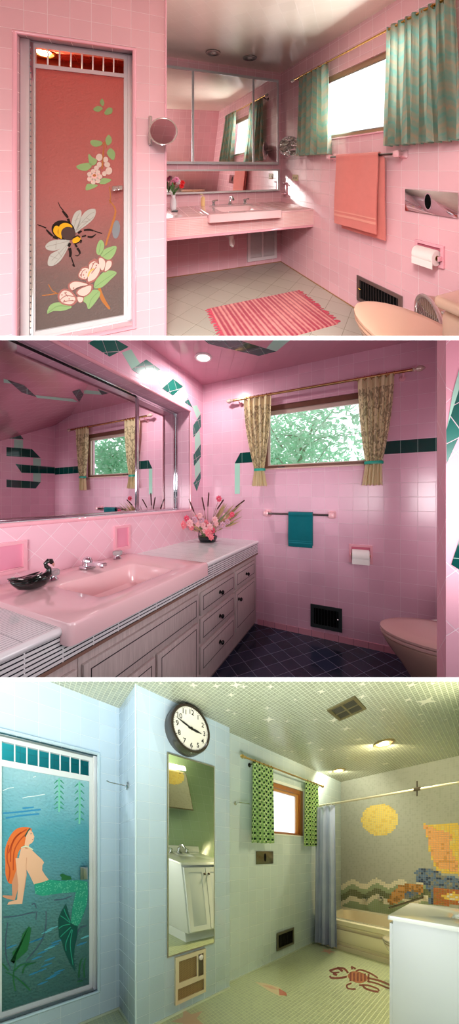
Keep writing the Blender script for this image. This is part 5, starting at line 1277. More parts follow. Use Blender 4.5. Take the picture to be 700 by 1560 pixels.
while u < .02:
    h = .36
    while h < 2.4:
        k_ = mural(u + TS / 2, h + TS / 2); g_ = .0011
        bymat.setdefault(k_, []).append((u + g_, h + g_)); h += TS
    u += TS
for k_, L_ in bymat.items():
    V, Fc = [], []
    for (x, y) in L_:
        i = len(V); w_ = TS - .0022; V += [(x, .002, y), (x + w_, .002, y), (x + w_, .002, y + w_), (x, .002, y + w_)]; Fc.append((i, i + 1, i + 2, i + 3))
    b._add(V, Fc, px_cols[k_])
b.build('wall_far', kind='structure', smooth=False, recalc=False)
# drain fittings in the mural
for x in (200, 283):
    q = D_.at(500 + x / 3.5, 1160 + 735 / 3.5, v=VT); b = MB(D_, WTb); b.lathe([(.035, .0), (.036, .008), (.026, .02), (.022, .045), (.015, .05)], (q[0], .002, q[2]), chrome, 18, 'b'); b.tube([(q[0], .045, q[2]), (q[0] - .03, .055, q[2] + .02)], .006, chrome)
    tag(b.build('tub_tap'), 'round chrome tap on the wave mosaic, the %s one over the tub' % ('left' if x == 200 else 'right'), 'tap')
sh = MB(D_, WTb); qa, qb = D_.at(500 + 335 / 3.5, 1160 + 778 / 3.5, v=VT), D_.at(500 + 512 / 3.5, 1160 + 722 / 3.5, v=VT)
sh.tube([(qa[0], .07, qa[2]), (qb[0], .07, qb[2] )], .014, plain('grab_grey', '7e7d74', .25, 1), 12); sh.tube([(qa[0], 0, qa[2]), (qa[0], .07, qa[2])], .012, chrome); sh.tube([(qb[0], 0, qb[2]), (qb[0], .07, qb[2])], .012, chrome)
tag(sh.build('grab_bar'), 'slanting grey grab bar on the mosaic wall above the tub', 'grab bar')
# tub
cream = plain('cream_enamel', 'e4d6b4', .16, coat=.4)
tb = thing('bathtub', 'cream built-in bathtub under the mosaic wall', 'bathtub', D_, (-.9, 3.66, 0))
b = MB(D_)
x0, x1, y0, y1 = UW3, .02, 3.23, VT
def rr_(x0, x1, y0, y1, r, z, n=6):
    out = []
    for cx, cy, a in ((x1 - r, y1 - r, 0), (x0 + r, y1 - r, PI / 2), (x0 + r, y0 + r, PI), (x1 - r, y0 + r, 1.5 * PI)):
        for k in range(n + 1): out.append((cx + r * math.cos(a + PI / 2 * k / n), cy + r * math.sin(a + PI / 2 * k / n), z))
    return out
b.loft([rr_(x0, x1, y0 + .015, y1, .004, 0), rr_(x0, x1, y0 + .015, y1, .004, .05), rr_(x0, x1, y0 + .03, y1, .004, .06), rr_(x0, x1, y0 + .03, y1, .004, .30), rr_(x0, x1, y0, y1, .004, .325), rr_(x0, x1, y0, y1, .004, .375), rr_(x0, x1, y0 + .015, y1, .006, .39),
        rr_(x0 + .10, x1 - .10, y0 + .09, y1 - .07, .10, .39), rr_(x0 + .12, x1 - .12, y0 + .11, y1 - .09, .12, .37), rr_(x0 + .18, x1 - .2, y0 + .16, y1 - .13, .14, .12), rr_(x0 + .26, x1 - .3, y0 + .22, y1 - .19, .14, .09)], cream); b.build('tub_body', parent=tb)
b = MB(D_); b.box(-1.70, -.1, y0 + .012, y0 + .032, .10, .26, cream, .02, 4); b.build('apron_panel', parent=tb)
# shower curtain and rod
sr = thing('shower_curtain_rod', 'long pale shower rod running across above the bathtub', 'shower rod', D_, (-.9, 3.21, 1.88))
rodm = plain('cream_rod', 'e6dfc4', .25, .3)
b = MB(D_); b.tube([(UW3, 3.21, 1.888), (.02, 3.21, 1.905)], .0135, rodm, 14); b.build('rod', parent=sr)
b = MB(D_); b.lathe([(.035, 0), (.035, .006), (.02, .02)], (UW3, 3.21, 1.888), rodm, 18, 'a'); b.build('flange', parent=sr)
q = D_.at(636, 1203, v=3.21)
b = MB(D_); b.box(q[0] - .03, q[0] + .03, 3.195, 3.225, 1.885, 1.92, plain('dark_clamp', '4a4438', .4, .6), .004); b.tube([(q[0], 3.21, 1.83), (q[0], 3.21, 1.985)], .006, plain('dark_clamp2', '3b362c', .4, .6), 8); b.build('clamp', parent=sr)
def fab3s(nt):
    no = N(nt, 'ShaderNodeTexNoise'); no.inputs['Scale'].default_value = 6; nt.links.new(locc(nt), no.inputs['Vector']); return mixc(nt, no.outputs['Fac'], C('9aa5c0'), C('bcc3d4'))
scm = cloth('blue_curtain', fab3s, .2, .6)
SF3 = on_v(3.21, -1)
sc_t = curtain(D_, SF3, -1.775, -1.50, -1.80, -1.475, .03, 1.865, scm, 'shower_curtain', 'blue grey shower curtain gathered at the wall end of the rod', None, .03, .034, 3)
sc_t['category'] = 'shower curtain'
for k in range(7):
    x = -1.76 + k * .042; b = MB(D_); b.tube([(x, 3.21 + .020 * math.cos(a), 1.884 + .022 * math.sin(a)) for a in [2 * PI * j / 12 for j in range(13)]], .0022, chrome, 6, False); ob_ = b.build('curtain_hook', parent=sc_t)
# shower door with mermaid
UD = -2.195; DF3 = on_u(UD, 1)
sd = thing('shower_door', 'white framed shower door painted with a red haired mermaid under water', 'shower door', D_, (UD, .16, .21))
s0, s1, h0, h1 = -.125, .438, .215, 1.972
wfr = plain('white_frame', 'e9eef0', .22, .2)
b = MB(D_, DF3); b.holed(s0, s1, h0, h1, [(s0 + .034, s1 - .028, h0 + .035, h1 - .185), (s0 + .034, s1 - .028, h1 - .145, h1 - .03)], .02, .028, wfr); b.build('frame', parent=sd)
b = MB(D_, DF3); b.box(s1 - .004, s1 + .028, .0, .035, h0 - .015, h1 + .012, satin, .004); b.box(s0 - .028, s0 + .004, 0, .035, h0 - .015, h1 + .012, satin, .004); b.box(s0, s1, 0, .035, h0 - .018, h0 + .004, alu, .003); b.box(s0, s1, .0, .03, h1 - .002, h1 + .012, plain('grey_track', '8f9a9e', .35, .7), .003); b.build('jamb', parent=sd)
for k in range(7):
    x = s0 + .034 + (s1 - s0 - .062) * (k + 1) / 8; b = MB(D_, DF3); b.box(x - .004, x + .004, .002, .014, h1 - .148, h1 - .028, wfr, .002); b.build('bar', parent=sd)
m, nt, bs = newmat('sea_textured_glass')
sx = N(nt, 'ShaderNodeSeparateXYZ'); nt.links.new(locc(nt), sx.inputs[0])
no = N(nt, 'ShaderNodeTexNoise'); no.inputs['Scale'].default_value = 6; nt.links.new(locc(nt), no.inputs['Vector'])
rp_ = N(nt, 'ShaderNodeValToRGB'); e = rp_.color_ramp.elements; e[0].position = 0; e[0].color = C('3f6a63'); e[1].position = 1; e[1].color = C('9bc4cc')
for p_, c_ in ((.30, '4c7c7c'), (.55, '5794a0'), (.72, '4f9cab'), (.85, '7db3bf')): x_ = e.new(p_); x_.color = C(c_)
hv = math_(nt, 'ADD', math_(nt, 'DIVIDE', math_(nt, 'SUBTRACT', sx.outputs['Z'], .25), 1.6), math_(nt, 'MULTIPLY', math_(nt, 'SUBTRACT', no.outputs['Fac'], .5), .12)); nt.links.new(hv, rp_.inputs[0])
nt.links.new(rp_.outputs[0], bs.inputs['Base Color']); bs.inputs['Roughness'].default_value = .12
vo = N(nt, 'ShaderNodeTexVoronoi'); vo.inputs['Scale'].default_value = 60; nt.links.new(locc(nt), vo.inputs['Vector'])
bp = N(nt, 'ShaderNodeBump'); bp.inputs['Strength'].default_value = .9; bp.inputs['Distance'].default_value = .004; nt.links.new(vo.outputs['Distance'], bp.inputs['Height']); nt.links.new(bp.outputs[0], bs.inputs['Normal'])
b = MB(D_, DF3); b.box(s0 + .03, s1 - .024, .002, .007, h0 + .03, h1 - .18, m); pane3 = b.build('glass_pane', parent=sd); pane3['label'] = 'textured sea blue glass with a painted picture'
uv_ = UD + .007
TA = tracer(D_, 'u', uv_, 0, 1120, 4.667); TB = tracer(D_, 'u', uv_, 0, 1320, 4.667)
def pm3(): return MB(D_, on_u(uv_, 1))
hairo, hairr, skin, skin2, tailg, tailg2, find, seag, leafg, bluep, rockl, whi = [plain('sea_' + n, c, .4, spec=.3) for n, c in (('hair', 'dd6f35'), ('hair_dark', 'b94a26'), ('skin', 'e6b493'), ('skin_shade', 'cf9070'), ('tail', '2a9c80'), ('tail_light', '63c0a0'), ('fin', '12524a'), ('weed', '2f8f6c'), ('leaf', '246b3c'), ('blue', '2f86b0'), ('rock', '3f5468'), ('white', 'd5e2e0'))]
off = lambda pts: [(x, y + (1320 - 1120) * 4.667) for x, y in pts]          # crop B -> crop A coordinates
w = pm3()
H_ = [(218, 660), (150, 655), (100, 680), (60, 740), (35, 820), (38, 900)] + off([(38, 0), (40, 60), (60, 115), (92, 120), (115, 60), (122, -10)]) + [(120, 880), (137, 820), (175, 780), (190, 720), (222, 690)]
poly(w, H_, hairo, 1, True, TA)
for q in ([(190, 670), (120, 720), (80, 800), (75, 900)], [(200, 690), (140, 750), (100, 830), (95, 960)], [(60, 780), (50, 880), (70, 960), (60, 1040)], [(150, 690), (100, 740), (60, 840)]): strk(w, q, 9, hairr, 2, TA)
poly(w, [(188, 700), (212, 672), (232, 690), (240, 712), (246, 724), (240, 730), (242, 745), (228, 765), (205, 780), (208, 800), (180, 812), (175, 780)], skin, 3, False, TA)
strk(w, [(215, 664), (200, 680), (178, 722)], 9, find, 4, TA); strk(w, [(215, 702), (228, 700)], 4, find, 4, TA); strk(w, [(228, 742), (238, 742)], 4, rockl, 4, TA)
body = [(150, 805), (180, 795), (215, 805), (262, 850), (300, 885), (314, 905), (302, 925), (300, 960)] + off([(320, 60), (348, 95), (300, 112), (242, 128), (215, 70), (185, 15)]) + [(165, 900), (135, 870)]
poly(w, body, skin, 3, False, TA)
poly(w, off([(110, -60), (185, -60), (190, 60), (170, 180), (158, 265), (100, 268), (52, 272), (62, 252), (122, 236), (130, 130)]), skin, 4, False, TA)
poly(w, off([(85, 115), (118, 20), (140, 60), (128, 160), (105, 240), (60, 232), (18, 216), (20, 205), (88, 208)]), skin2, 3, False, TA)
strk(w, [(190, 870), (186, 930)] + off([(186, 60), (170, 180)]), 4, skin2, 5, TA); strk(w, [(150, 800), (190, 790), (235, 815)], 8, plain('strap', 'cfd8b8', .5), 5, TA)
tail = off([(245, 125), (300, 112), (350, 95), (430, 102), (560, 98), (622, 108), (625, 200), (618, 270), (570, 400), (545, 432), (503, 402), (516, 290), (540, 182), (430, 190), (300, 210), (250, 192)])
poly(w, tail, tailg, 4, False, TA)
random.seed(4)
tp = [p for p in ((random.uniform(245, 620), random.uniform(95, 420)) for _ in range(900)) if inside(p, [(x, y - 933.4) for x, y in tail])][:220]
for (x, y) in tp: w.plate(TB([(x - 5, y), (x, y - 4), (x + 5, y), (x, y + 4)]), .0026, tailg2)
poly(w, off([(503, 400), (490, 340), (470, 265), (440, 310), (415, 370), (415, 430), (420, 500), (440, 530), (455, 590), (480, 650), (510, 710), (537, 748), (525, 660), (530, 580), (548, 500), (552, 425)]), find, 4, False, TA)
for q in ([(500, 395), (470, 340), (455, 300)], [(500, 400), (460, 370), (430, 350)], [(500, 410), (450, 420), (420, 440)], [(505, 430), (460, 470), (430, 500)], [(515, 450), (500, 560), (520, 700)], [(510, 445), (470, 540), (470, 600)]): strk(w, off(q), 6, tailg, 5, TA)
w.build('painted_mermaid', parent=pane3)
w = pm3()
for x, ys in ((420, (305, 545)), (565, (330, 630))):
    strk(w, [(x, ys[0]), (x + 3, (ys[0] + ys[1]) / 2), (x, ys[1])], 12, plain('weed_pale', '6fc3a4', .5), 1, TA)
    for k in range(6):
        y = ys[0] + 15 + k * (ys[1] - ys[0] - 30) / 5.5
        for sg in (-1, 1): strk(w, [(x + sg * 10, y), (x + sg * 34, y + 24 * (1 if k < 5 else .6))], [10, 4], seag, 2, TA)
for q in ([(160, 448), (200, 438), (235, 435), (262, 430), (320, 420)], [(20, 395), (60, 378), (98, 372)], [(235, 300), (255, 292)]): strk(w, q, 5, whi, 1, TA)
for q in ([(20, 555), (120, 548), (290, 528)], [(40, 590), (150, 572), (280, 560)], [(160, 520), (240, 512)]): strk(w, q, 11, bluep, 1, TA)
for q in ([(25, 360), (120, 352), (255, 322)], [(225, 275), (245, 262), (258, 295)], [(262, 320), (255, 380)], [(328, 318), (325, 430), (290, 540), (185, 672)], [(55, 400), (40, 520), (45, 640), (80, 735)], [(385, 240), (450, 232), (510, 210)], [(620, 420), (560, 450), (535, 560)]): strk(w, q, 8, rockl, 1, TB)
for q in ([(100, 690), (88, 610), (140, 560), (160, 480), (205, 425), (222, 440), (212, 520), (195, 600), (150, 640), (120, 668), (75, 672)],): poly(w, q, leafg, 2, False, TB)
for q in ([(110, 885), (95, 780), (115, 660)], [(215, 880), (130, 800), (40, 750)], [(160, 760), (180, 710), (260, 680)], [(105, 740), (150, 700), (240, 685)], [(60, 740), (15, 690)], [(560, 790), (570, 690), (590, 650)], [(600, 790), (598, 700), (612, 650)], [(550, 818), (590, 812)], [(120, 640), (165, 540), (205, 450)]): strk(w, q, [12, 10, 4] if len(q) == 3 else 10, leafg, 3, TB)
for x, y in ((330, 465), (370, 440), (270, 520), (240, 530), (350, 580), (300, 610), (380, 560), (260, 650), (350, 660), (330, 700), (390, 770), (420, 745), (290, 740), (360, 790), (300, 830), (80, 570), (580, 550), (610, 500), (400, 535), (240, 760)): strk(w, [(x - 35, y + 14), (x, y), (x + 40, y - 14)], [4, 13, 4], bluep if (x + y) % 3 else plain('pale_blue_stroke', '5fb6c4', .5), 1, TB)
poly(w, [(425, 60), (445, 50), (470, 62), (500, 70), (512, 92), (470, 98), (435, 96), (440, 80)], leafg, 6, False, TB)
w.build('painted_seabed', parent=pane3)
q = D_.at(129, 1330, u=UD + .03)
b = MB(D_, DF3); b.box(q[1] - .028, q[1] + .022, .018, .036, q[2] - .05, q[2] + .045, plain('satin_steel', 'b4b8ba', .3, 1), .005); b.box(q[1] - .012, q[1] + .016, .036, .056, q[2] - .045, q[2] + .04, alu, .006, 3); b.build('handle', parent=sd)
# towel peg on the column side
q = D_.at(195, 1197.5, v=cv0)
hk = thing('towel_peg', 'short chrome towel peg on the side of the blue column', 'towel peg', D_, (q[0], cv0, q[2]))
b = MB(D_); b.lathe([(.02, 0), (.02, -.008), (.008, -.014)], (q[0], q[1], q[2]), chrome, 16, 'b'); b.box(q[0] - .006, q[0] + .006, cv0 - .012, cv0, q[2] - .03, q[2] + .03, chrome, .003); b.build('mount', parent=hk)
b = MB(D_); b.tube([(q[0], cv0 - .01, q[2]), (q[0], cv0 - .13, q[2] + .004), (q[0], cv0 - .15, q[2] + .012)], .005, chrome, 8); b.build('peg', parent=hk)
# wall mirror 3
mir3 = mirror_mat('column_mirror', (.84, .86, .74, 1), mirror_normal(D_, 291, 1435, 'u'))
wm = thing('wall_mirror', 'tall narrow mirror with thin steel edge on the blue column under the clock', 'mirror', D_, (UC, 1.09, .46))
b = MB(D_, WC); b.box(.861, 1.328, .001, .010, .46, 1.997, alu); b.build('frame', parent=wm)
b = MB(D_, WC); b.box(.873, 1.316, .006, .0125, .472, 1.985, mir3); b.build('mirror_pane', parent=wm, smooth=False)
# clock
ck = thing('wall_clock', 'round wall clock with dark case and white dial at the ceiling', 'clock', D_, (UC, 1.063, 2.03))
cs, chh, cr_ = D_.at(292.5, 1110, u=UC + .1)[1:] + (.185,)
chh = min(chh, 2.4 - cr_ - .004)
b = MB(D_, WC); b.lathe([(cr_, .0), (cr_, .05), (cr_ * 1.0, .085), (cr_ * .97, .1), (cr_ * .90, .104), (cr_ * .86, .098)], (cs, 0, chh), plain('dark_clock_case', '2c211d', .25), 48, 'b', True, False); b.build('case', parent=ck)
b = MB(D_, WC); b.lathe([(cr_ * .88, .0925), (.001, .0925)], (cs, 0, chh), plain('clock_dial', 'ece6d8', .4), 48, 'b', False, True); dial = b.build('dial', parent=ck)
b = MB(D_, WC)
for k in range(1, 13):
    a = PI / 2 - 2 * PI * k / 12; text_mesh(b, str(k), .052, cs + cr_ * .68 * math.cos(a), chh + cr_ * .68 * math.sin(a), .0945, black)
for k in range(60):
    a = 2 * PI * k / 60; r0, r1 = cr_ * (.80 if k % 5 == 0 else .82), cr_ * .845; w_ = .0012 if k % 5 else .002
    b.plate([(cs + r0 * math.cos(a) - w_ * math.sin(a), chh + r0 * math.sin(a) + w_ * math.cos(a)), (cs + r1 * math.cos(a) - w_ * math.sin(a), chh + r1 * math.sin(a) + w_ * math.cos(a)), (cs + r1 * math.cos(a) + w_ * math.sin(a), chh + r1 * math.sin(a) - w_ * math.cos(a)), (cs + r0 * math.cos(a) + w_ * math.sin(a), chh + r0 * math.sin(a) - w_ * math.cos(a))], .0015, black, .093)
b.build('numerals', parent=dial)
for nm, a, L_, w_ in (('minute_hand', math.radians(163), .80, .007), ('hour_hand', math.radians(-5), .55, .010)):
    b = MB(D_, WC); d = Vector((math.cos(a), math.sin(a))); n_ = Vector((-d.y, d.x)); c_ = Vector((cs, chh)); oo = .096 if nm[0] == 'h' else .098
    b.plate([tuple(c_ - d * .03 + n_ * w_ * .6), tuple(c_ - d * .03 - n_ * w_ * .6), tuple(c_ + d * cr_ * L_ * .5 - n_ * w_), tuple(c_ + d * cr_ * L_), tuple(c_ + d * cr_ * L_ * .5 + n_ * w_)], .0015, black, oo); b.build(nm, parent=dial)
b = MB(D_, WC); b.lathe([(.012, .098), (.012, .103), (.004, .105)], (cs, 0, chh), black, 16, 'b'); b.build('hub', parent=dial)
b = MB(D_, WC); b.ball((cs, .09, chh - cr_ * .97), .007, chrome, 10, 6); b.build('setting_knob', parent=ck)
# wall heater
he = thing('wall_heater', 'cream electric wall heater with brown grille below the column mirror', 'wall heater', D_, (UC, 1.08, .08))
ivory = plain('heater_cream', 'dccdaa', .35); bgr = tile('brown_grille', 'a88c58', .008, '6a5433', mortar=.0014, rough=.4)
b = MB(D_, WC); s0, s1, h0, h1 = .928, 1.222, .082, .445
b.holed(s0, s1, h0, h1, [(s0 + .03, s0 + .20, .245, .41), (s0 + .215, s0 + .27, .235, .415), (s0 + .02, s1 - .02, .11, .20)], .022, .022, ivory); b.build('cover', parent=he)
b = MB(D_, WC); b.box(s0 + .028, s0 + .202, .004, .012, .243, .412, bgr); b.box(s0 + .018, s1 - .018, .004, .012, .108, .202, bgr); b.build('grille', parent=he)
b = MB(D_, WC); b.box(s0 + .213, s0 + .272, .004, .014, .233, .417, plain('dark_brown', '4a3b26', .35)); b.build('control_strip', parent=he)
b = MB(D_, WC); b.lathe([(.022, .012), (.022, .026), (.018, .03), (.004, .031)], (s0 + .243, 0, .385), whp, 20, 'b'); b.build('thermostat_knob', parent=he)
# window 3
w3 = struct('window_3', D_, (UW3, 2.43, 1.47))
wood3 = plain('orange_window_wood', 'a4652f', .35, var=.3, vscale=30)
b = MB(D_, WU); b.holed(1.93, 2.93, 1.47, 2.055, [(1.96, 2.86, 1.49, 2.005)], -.01, .07, wood3); b.build('window_frame', parent=w3)
b = MB(D_, WU); b.holed(1.96, 2.86, 1.488, 2.01, [(1.99, 2.80, 1.50, 1.975)], -.035, .025, plain('inner_sash', 'c58a4c', .35)); b.build('sash', parent=w3)
m, nt, bs = newmat('frosted_glass'); tr = N(nt, 'ShaderNodeBsdfTranslucent'); tr.inputs[0].default_value = (.95, .96, .9, 1); tp_ = N(nt, 'ShaderNodeBsdfTransparent'); mx = N(nt, 'ShaderNodeMixShader'); mx.inputs[0].default_value = .3
nt.links.new(tr.outputs[0], mx.inputs[2]); nt.links.new(tp_.outputs[0], mx.inputs[1]); nt.links.new(mx.outputs[0], nt.nodes['Material Output'].inputs['Surface'])
b = MB(D_, WU); b.box(1.98, 2.82, -.052, -.048, 1.49, 1.99, m); b.build('window_glass', parent=w3)
b = MB(D_, WU); b.holed(1.91, 2.975, 1.455, 2.09, [(1.93, 2.93, 1.47, 2.055)], .006, .006, plain('white_bullnose', 'e6ece6', .2)); b.build('window_sill', parent=w3)
def fab3(nt):
    sx = N(nt, 'ShaderNodeSeparateXYZ'); nt.links.new(locc(nt), sx.inputs[0])
    a = math_(nt, 'SINE', math_(nt, 'MULTIPLY', sx.outputs['Y'], 175)); c = math_(nt, 'SINE', math_(nt, 'MULTIPLY', sx.outputs['Z'], 105)); d = math_(nt, 'SINE', math_(nt, 'MULTIPLY', sx.outputs['Z'], 210))
    dots = math_(nt, 'GREATER_THAN', math_(nt, 'MULTIPLY', a, c), .34); wh = math_(nt, 'LESS_THAN', math_(nt, 'MULTIPLY', a, d), -.45)
    return mixc(nt, dots, mixc(nt, wh, C('a3c67c'), C('e2e6b4')), C('1f3a26'))
gr3 = cloth('green_dotted_fabric', fab3, .25)
rod(D_, WU, 1.739, 3.29, 2.182, .065, plain('pale_gold', 'd8b878', .25, .9), 'pale gold curtain rod over the green dotted curtains', .0105, None, (1.86, 3.24), black, [1.88, 1.95, 2.02, 2.09, 2.15, 2.92, 3.0, 3.08, 3.16], name='curtain_rod')
curtain(D_, WU, 1.835, 2.17, 1.825, 2.185, 1.352, 2.172, gr3, 'curtain', 'green dotted curtain on the left of the wooden window in the blue wall', 'green dotted curtains at the lower window', .068, .018, 5)
curtain(D_, WU, 2.88, 3.205, 2.865, 3.215, 1.338, 2.172, gr3, 'curtain', 'green dotted curtain between the wooden window and the shower curtain', 'green dotted curtains at the lower window', .068, .018, 5)
q = D_.at(358.5, 1224, u=UW3)
b = MB(D_, WU); b.lathe([(.018, 0), (.018, .006), (.007, .012)], (q[1], 0, q[2]), chrome, 14, 'b'); b.tube([(q[1], .01, q[2]), (q[1] + .01, .05, q[2] + .004), (q[1] + .16, .05, q[2] + .008)], .005, chrome, 8)
tag(b.build('towel_hook'), 'thin chrome towel hook left of the green dotted curtain', 'hook')
# dispenser, vent
td = thing('tissue_dispenser', 'dull steel tissue dispenser plate under the green curtain', 'tissue dispenser', D_, (UW3, 2.1, 1.12))
b = MB(D_, WU); b.box(1.962, 2.263, 0, .008, 1.125, 1.265, plain('dull_plate', '7f7a6a', .25, 1), .003); b.build('plate', parent=td)
b = MB(D_, WU); b.plate([(2.113 + .02 * math.sin(2 * PI * k / 20), 1.195 + .045 * math.cos(2 * PI * k / 20)) for k in range(20)], .003, darkhole, .007); b.build('slot', parent=td)
register(D_, WU, 2.33, 2.69, .11, .317, plain('bronze_vent', '7c7460', .35, .8), darkhole, plain('slat_dark3', '14120e', .5), 'bronze framed floor vent low on the blue wall', True, None, 12)
# ceiling vent and lamps
cvt = thing('ceiling_vent', 'dark bronze square grille in the starry mosaic ceiling', 'ceiling vent', D_, (-.6, 1.7, 2.39))
cs_ = [D_.at(*p, h=2.4) for p in ((499, 1081), (541, 1058.5), (559, 1078.5), (517.5, 1096))]
cc = Vector((sum(p[0] for p in cs_) / 4, sum(p[1] for p in cs_) / 4)); e1_ = (Vector(cs_[1][:2]) - Vector(cs_[0][:2]) + Vector(cs_[2][:2]) - Vector(cs_[3][:2])) / 4; e2_ = (Vector(cs_[3][:2]) - Vector(cs_[0][:2]) + Vector(cs_[2][:2]) - Vector(cs_[1][:2])) / 4
ex, ey = e1_.length, e2_.length
def CFr(s, o, h): p = cc + e1_.normalized() * s + e2_.normalized() * h; return (p.x, p.y, 2.4 - o)
brz = plain('vent_bronze', '6b6342', .4, .6)
b = MB(D_, CFr); b.holed(-ex, ex, -ey, ey, [(-ex * .82, -.006, -ey * .8, -.006), (.006, ex * .82, -ey * .8, -.006), (-ex * .82, -.006, .006, ey * .8), (.006, ex * .82, .006, ey * .8)], .014, .013, brz); b.build('frame', parent=cvt)
b = MB(D_, CFr); b.box(-ex * .85, ex * .85, .001, .002, -ey * .85, ey * .85, plain('vent_dark', '1f1d12', .8)); b.build('backing', parent=cvt)
b = MB(D_, CFr)
for k in range(14): y = -ey * .8 + 1.6 * ey * (k + .5) / 14; b.box(-ex * .8, ex * .8, .004, .010, y - .002, y + .002, plain('vent_fin', '2b2818', .5) if k == 0 else b.mats[0])
b.build('fins', parent=cvt)
gold = plain('lamp_trim_bronze', '9a8a5c', .3, .8)
for (px, py, r_, es_, lb, pw_, cc_) in ((586, 1132, .105, 14, 'warm glowing recessed lamp near the ceiling grille', 34, (1, .86, .56)), (517, 1173.5, .095, 6, 'recessed ceiling lamp near the corner above the shower curtain', 18, (1, .95, .74))):
    q = D_.at(px, py, h=2.4); ceiling_lamp(D_, q[0], q[1], 2.4, r_, gold, plain('lamp_cone' + str(px), 'ffe2a8', .3, emit='ffd890', es=.8), lb, plain('lamp_glow' + str(px), 'fff4d8', .3, emit='fff0c0', es=es_), power=pw_, watt_col=cc_)
# vanity
vwh = plain('vanity_white', 'e9ecf0', .35); vtop = plain('vanity_top_white', 'f5f5f4', .16, coat=.4)
va = thing('vanity', 'white vanity unit with square white top in the near right corner', 'vanity', D_, (-.24, 2.11, 0))
b = MB(D_); b.box(-.475, .018, 1.83, 2.395, .10, .83, vwh, .003); b.box(-.42, .018, 1.83, 2.395, 0, .10, vwh); b.build('body', parent=va)
b = MB(D_)
basin(D_, None, -.503, .018, 1.81, 2.414, .856, (-.215, -.075, 2.03, 2.20), .06, vtop, .028, va, 'top')
b = MB(D_); b.box(-.01, .018, 1.81, 2.414, .855, .93, vtop, .005); b.build('backsplash', parent=va)
for (a0, a1, kk) in ((1.845, 2.108, 2.085), (2.117, 2.38, 2.14)):
    b = MB(D_, on_u(-.475, -1)); b.box(a0, a1, 0, .018, .12, .80, vwh, .003); dd = b.build('door', parent=va)
    b = MB(D_, on_u(-.475, -1)); b.holed(a0, a1, .12, .80, [(a0 + .05, a1 - .05, .17, .75)], .022, .005, plain('rail_white', 'f0f1f2', .35)); b.build('rail', parent=dd)
    b = MB(D_, on_u(-.475, -1)); b.lathe([(.006, .02), (.006, .03), (.013, .036), (.013, .042), (.004, .046)], (kk, 0, .73), plain('knob_bronze', '4a3f30', .3, .8), 14, 'b'); b.build('knob', parent=dd)
f3 = thing('faucet', 'chrome faucet on the white vanity top', 'faucet', D_, (-.06, 2.11, .856))
b = MB(D_); b.lathe([(.03, 0), (.03, .008), (.016, .02), (.014, .06)], (-.06, 2.11, .856), chrome, 16); b.tube([(-.06, 2.11, .90), (-.10, 2.11, .96), (-.15, 2.11, .97), (-.18, 2.11, .94)], .010, chrome, 10); b.build('spout', parent=f3)
for y in (2.01, 2.21): lever(D_, (-.06, y, .856), f3, chrome)
# medicine cabinet on the right wall (seen in the column mirror)
mc = thing('medicine_cabinet', 'mirrored medicine cabinet with light bar seen in the column mirror over the vanity', 'medicine cabinet', D_, (.0, 2.04, 1.40))
b = MB(D_); b.box(-.10, .02, 1.72, 2.36, 1.40, 1.90, plain('cabinet_brown', '8a7f5c', .4)); b.build('body', parent=mc)
kk3 = (lambda n: n)(mirror_normal(D_, 275, 1260, 'u')); 
def w3v(u, v, h): return Vector((u * D_.R.x + v * D_.D.x, u * D_.R.y + v * D_.D.y, h + D_.k * (u * D_.R.y + v * D_.D.y)))
du, dv, dh = D_.dirs(275, 1260); nn = (w3v(du, dv, dh).normalized() - w3v(-du, dv, dh).normalized()).normalized()
b = MB(D_); b.box(-.106, -.10, 1.73, 2.35, 1.415, 1.885, mirror_mat('cabinet_glass', (.85, .86, .84, 1), nn)); b.build('mirror_pane', parent=mc, smooth=False)
b = MB(D_); b.box(-.14, .02, 1.74, 2.34, 1.92, 1.985, plain('light_bar', 'ffffff', .4, emit='fff8d8', es=6), .01); b.build('light_bar', parent=mc)
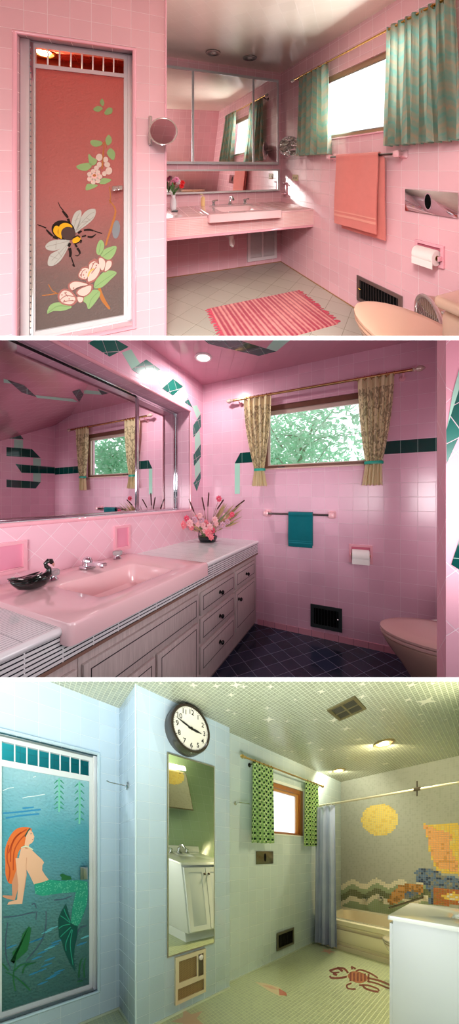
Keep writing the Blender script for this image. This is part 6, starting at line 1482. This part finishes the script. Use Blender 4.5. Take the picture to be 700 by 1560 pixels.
# toilet 3
toilet(D_, spin(-.09, 2.80, PI / 2), cream, cream, cream, chrome, 'cream toilet mostly hidden between the white vanity and the bathtub')
wp = R1.W(2.15, 1.6, 1.75); wt = R1.W(.6, 1.9, 2.1)
LIGHTS = [('all', (0, -2.4, ZC), (0, 2, ZC), 1.6, 132, (1, .99, .98)),
          ('upper', (.4, -.7, ZC + 2.2), (1.0, 2.4, ZC + 3.4), 1.2, 30, (1, .98, .95)),
          ('upper', (.12, .55, ZC + 1.5), (1.2, 2.4, ZC + 3.1), .5, 13, (1, .98, .95)),
          ('middle', (1.25, .45, ZC - .1), (-.6, 1.7, ZC - .6), .8, 11, (1, .99, .98)),
          ('lower', (.3, .12, ZC - 1.3), (.6, 3.2, ZC - 4.4), 1.0, 30, (1, .98, .93)),
          ('window', tuple(wp), tuple(wt), .8, 42, (.97, 1, 1))]  # last one: lamp added outside the upper window to boost its daylight
# ------------------------------------------------------------------ camera, light, view
cam = bpy.data.cameras.new('camera'); co = bpy.data.objects.new('camera', cam); COL.objects.link(co)
co.location = (0, 0, ZC); co.rotation_euler = (PI / 2, 0, 0)
cam.sensor_fit = 'HORIZONTAL'; cam.sensor_width = 36; cam.lens = 36 * F / 700; cam.clip_start = .05; cam.clip_end = 200
cam.shift_y = (CY - 780) / 700
SC.camera = co
wd = bpy.data.worlds.new('sky'); SC.world = wd; wd.use_nodes = True
bg = wd.node_tree.nodes['Background']; bg.inputs[0].default_value = (.93, .96, 1, 1); bg.inputs[1].default_value = 1.9
SC.cycles.caustics_reflective = False; SC.cycles.caustics_refractive = False
def area(name, loc, target, size, power, col=(1, 1, 1)):
    L = bpy.data.lights.new(name, 'AREA'); L.shape = 'DISK'; L.size = size; L.energy = power; L.color = col
    o = bpy.data.objects.new(name, L); COL.objects.link(o); o.location = loc
    o.rotation_euler = (Vector(target) - Vector(loc)).to_track_quat('-Z', 'Y').to_euler(); return o
for (room, loc, tgt, s, p, c) in LIGHTS: area('added_fill_light', loc, tgt, s, p, c)  # soft fill lamps added outside the frame, not fittings of the rooms
SC.view_settings.view_transform = 'Standard'; SC.view_settings.look = 'None'; SC.view_settings.gamma = 1
SC.view_settings.use_curve_mapping = False; SC.view_settings.exposure = 0
for o in COL.objects:
    if '_w' in o: del o['_w']
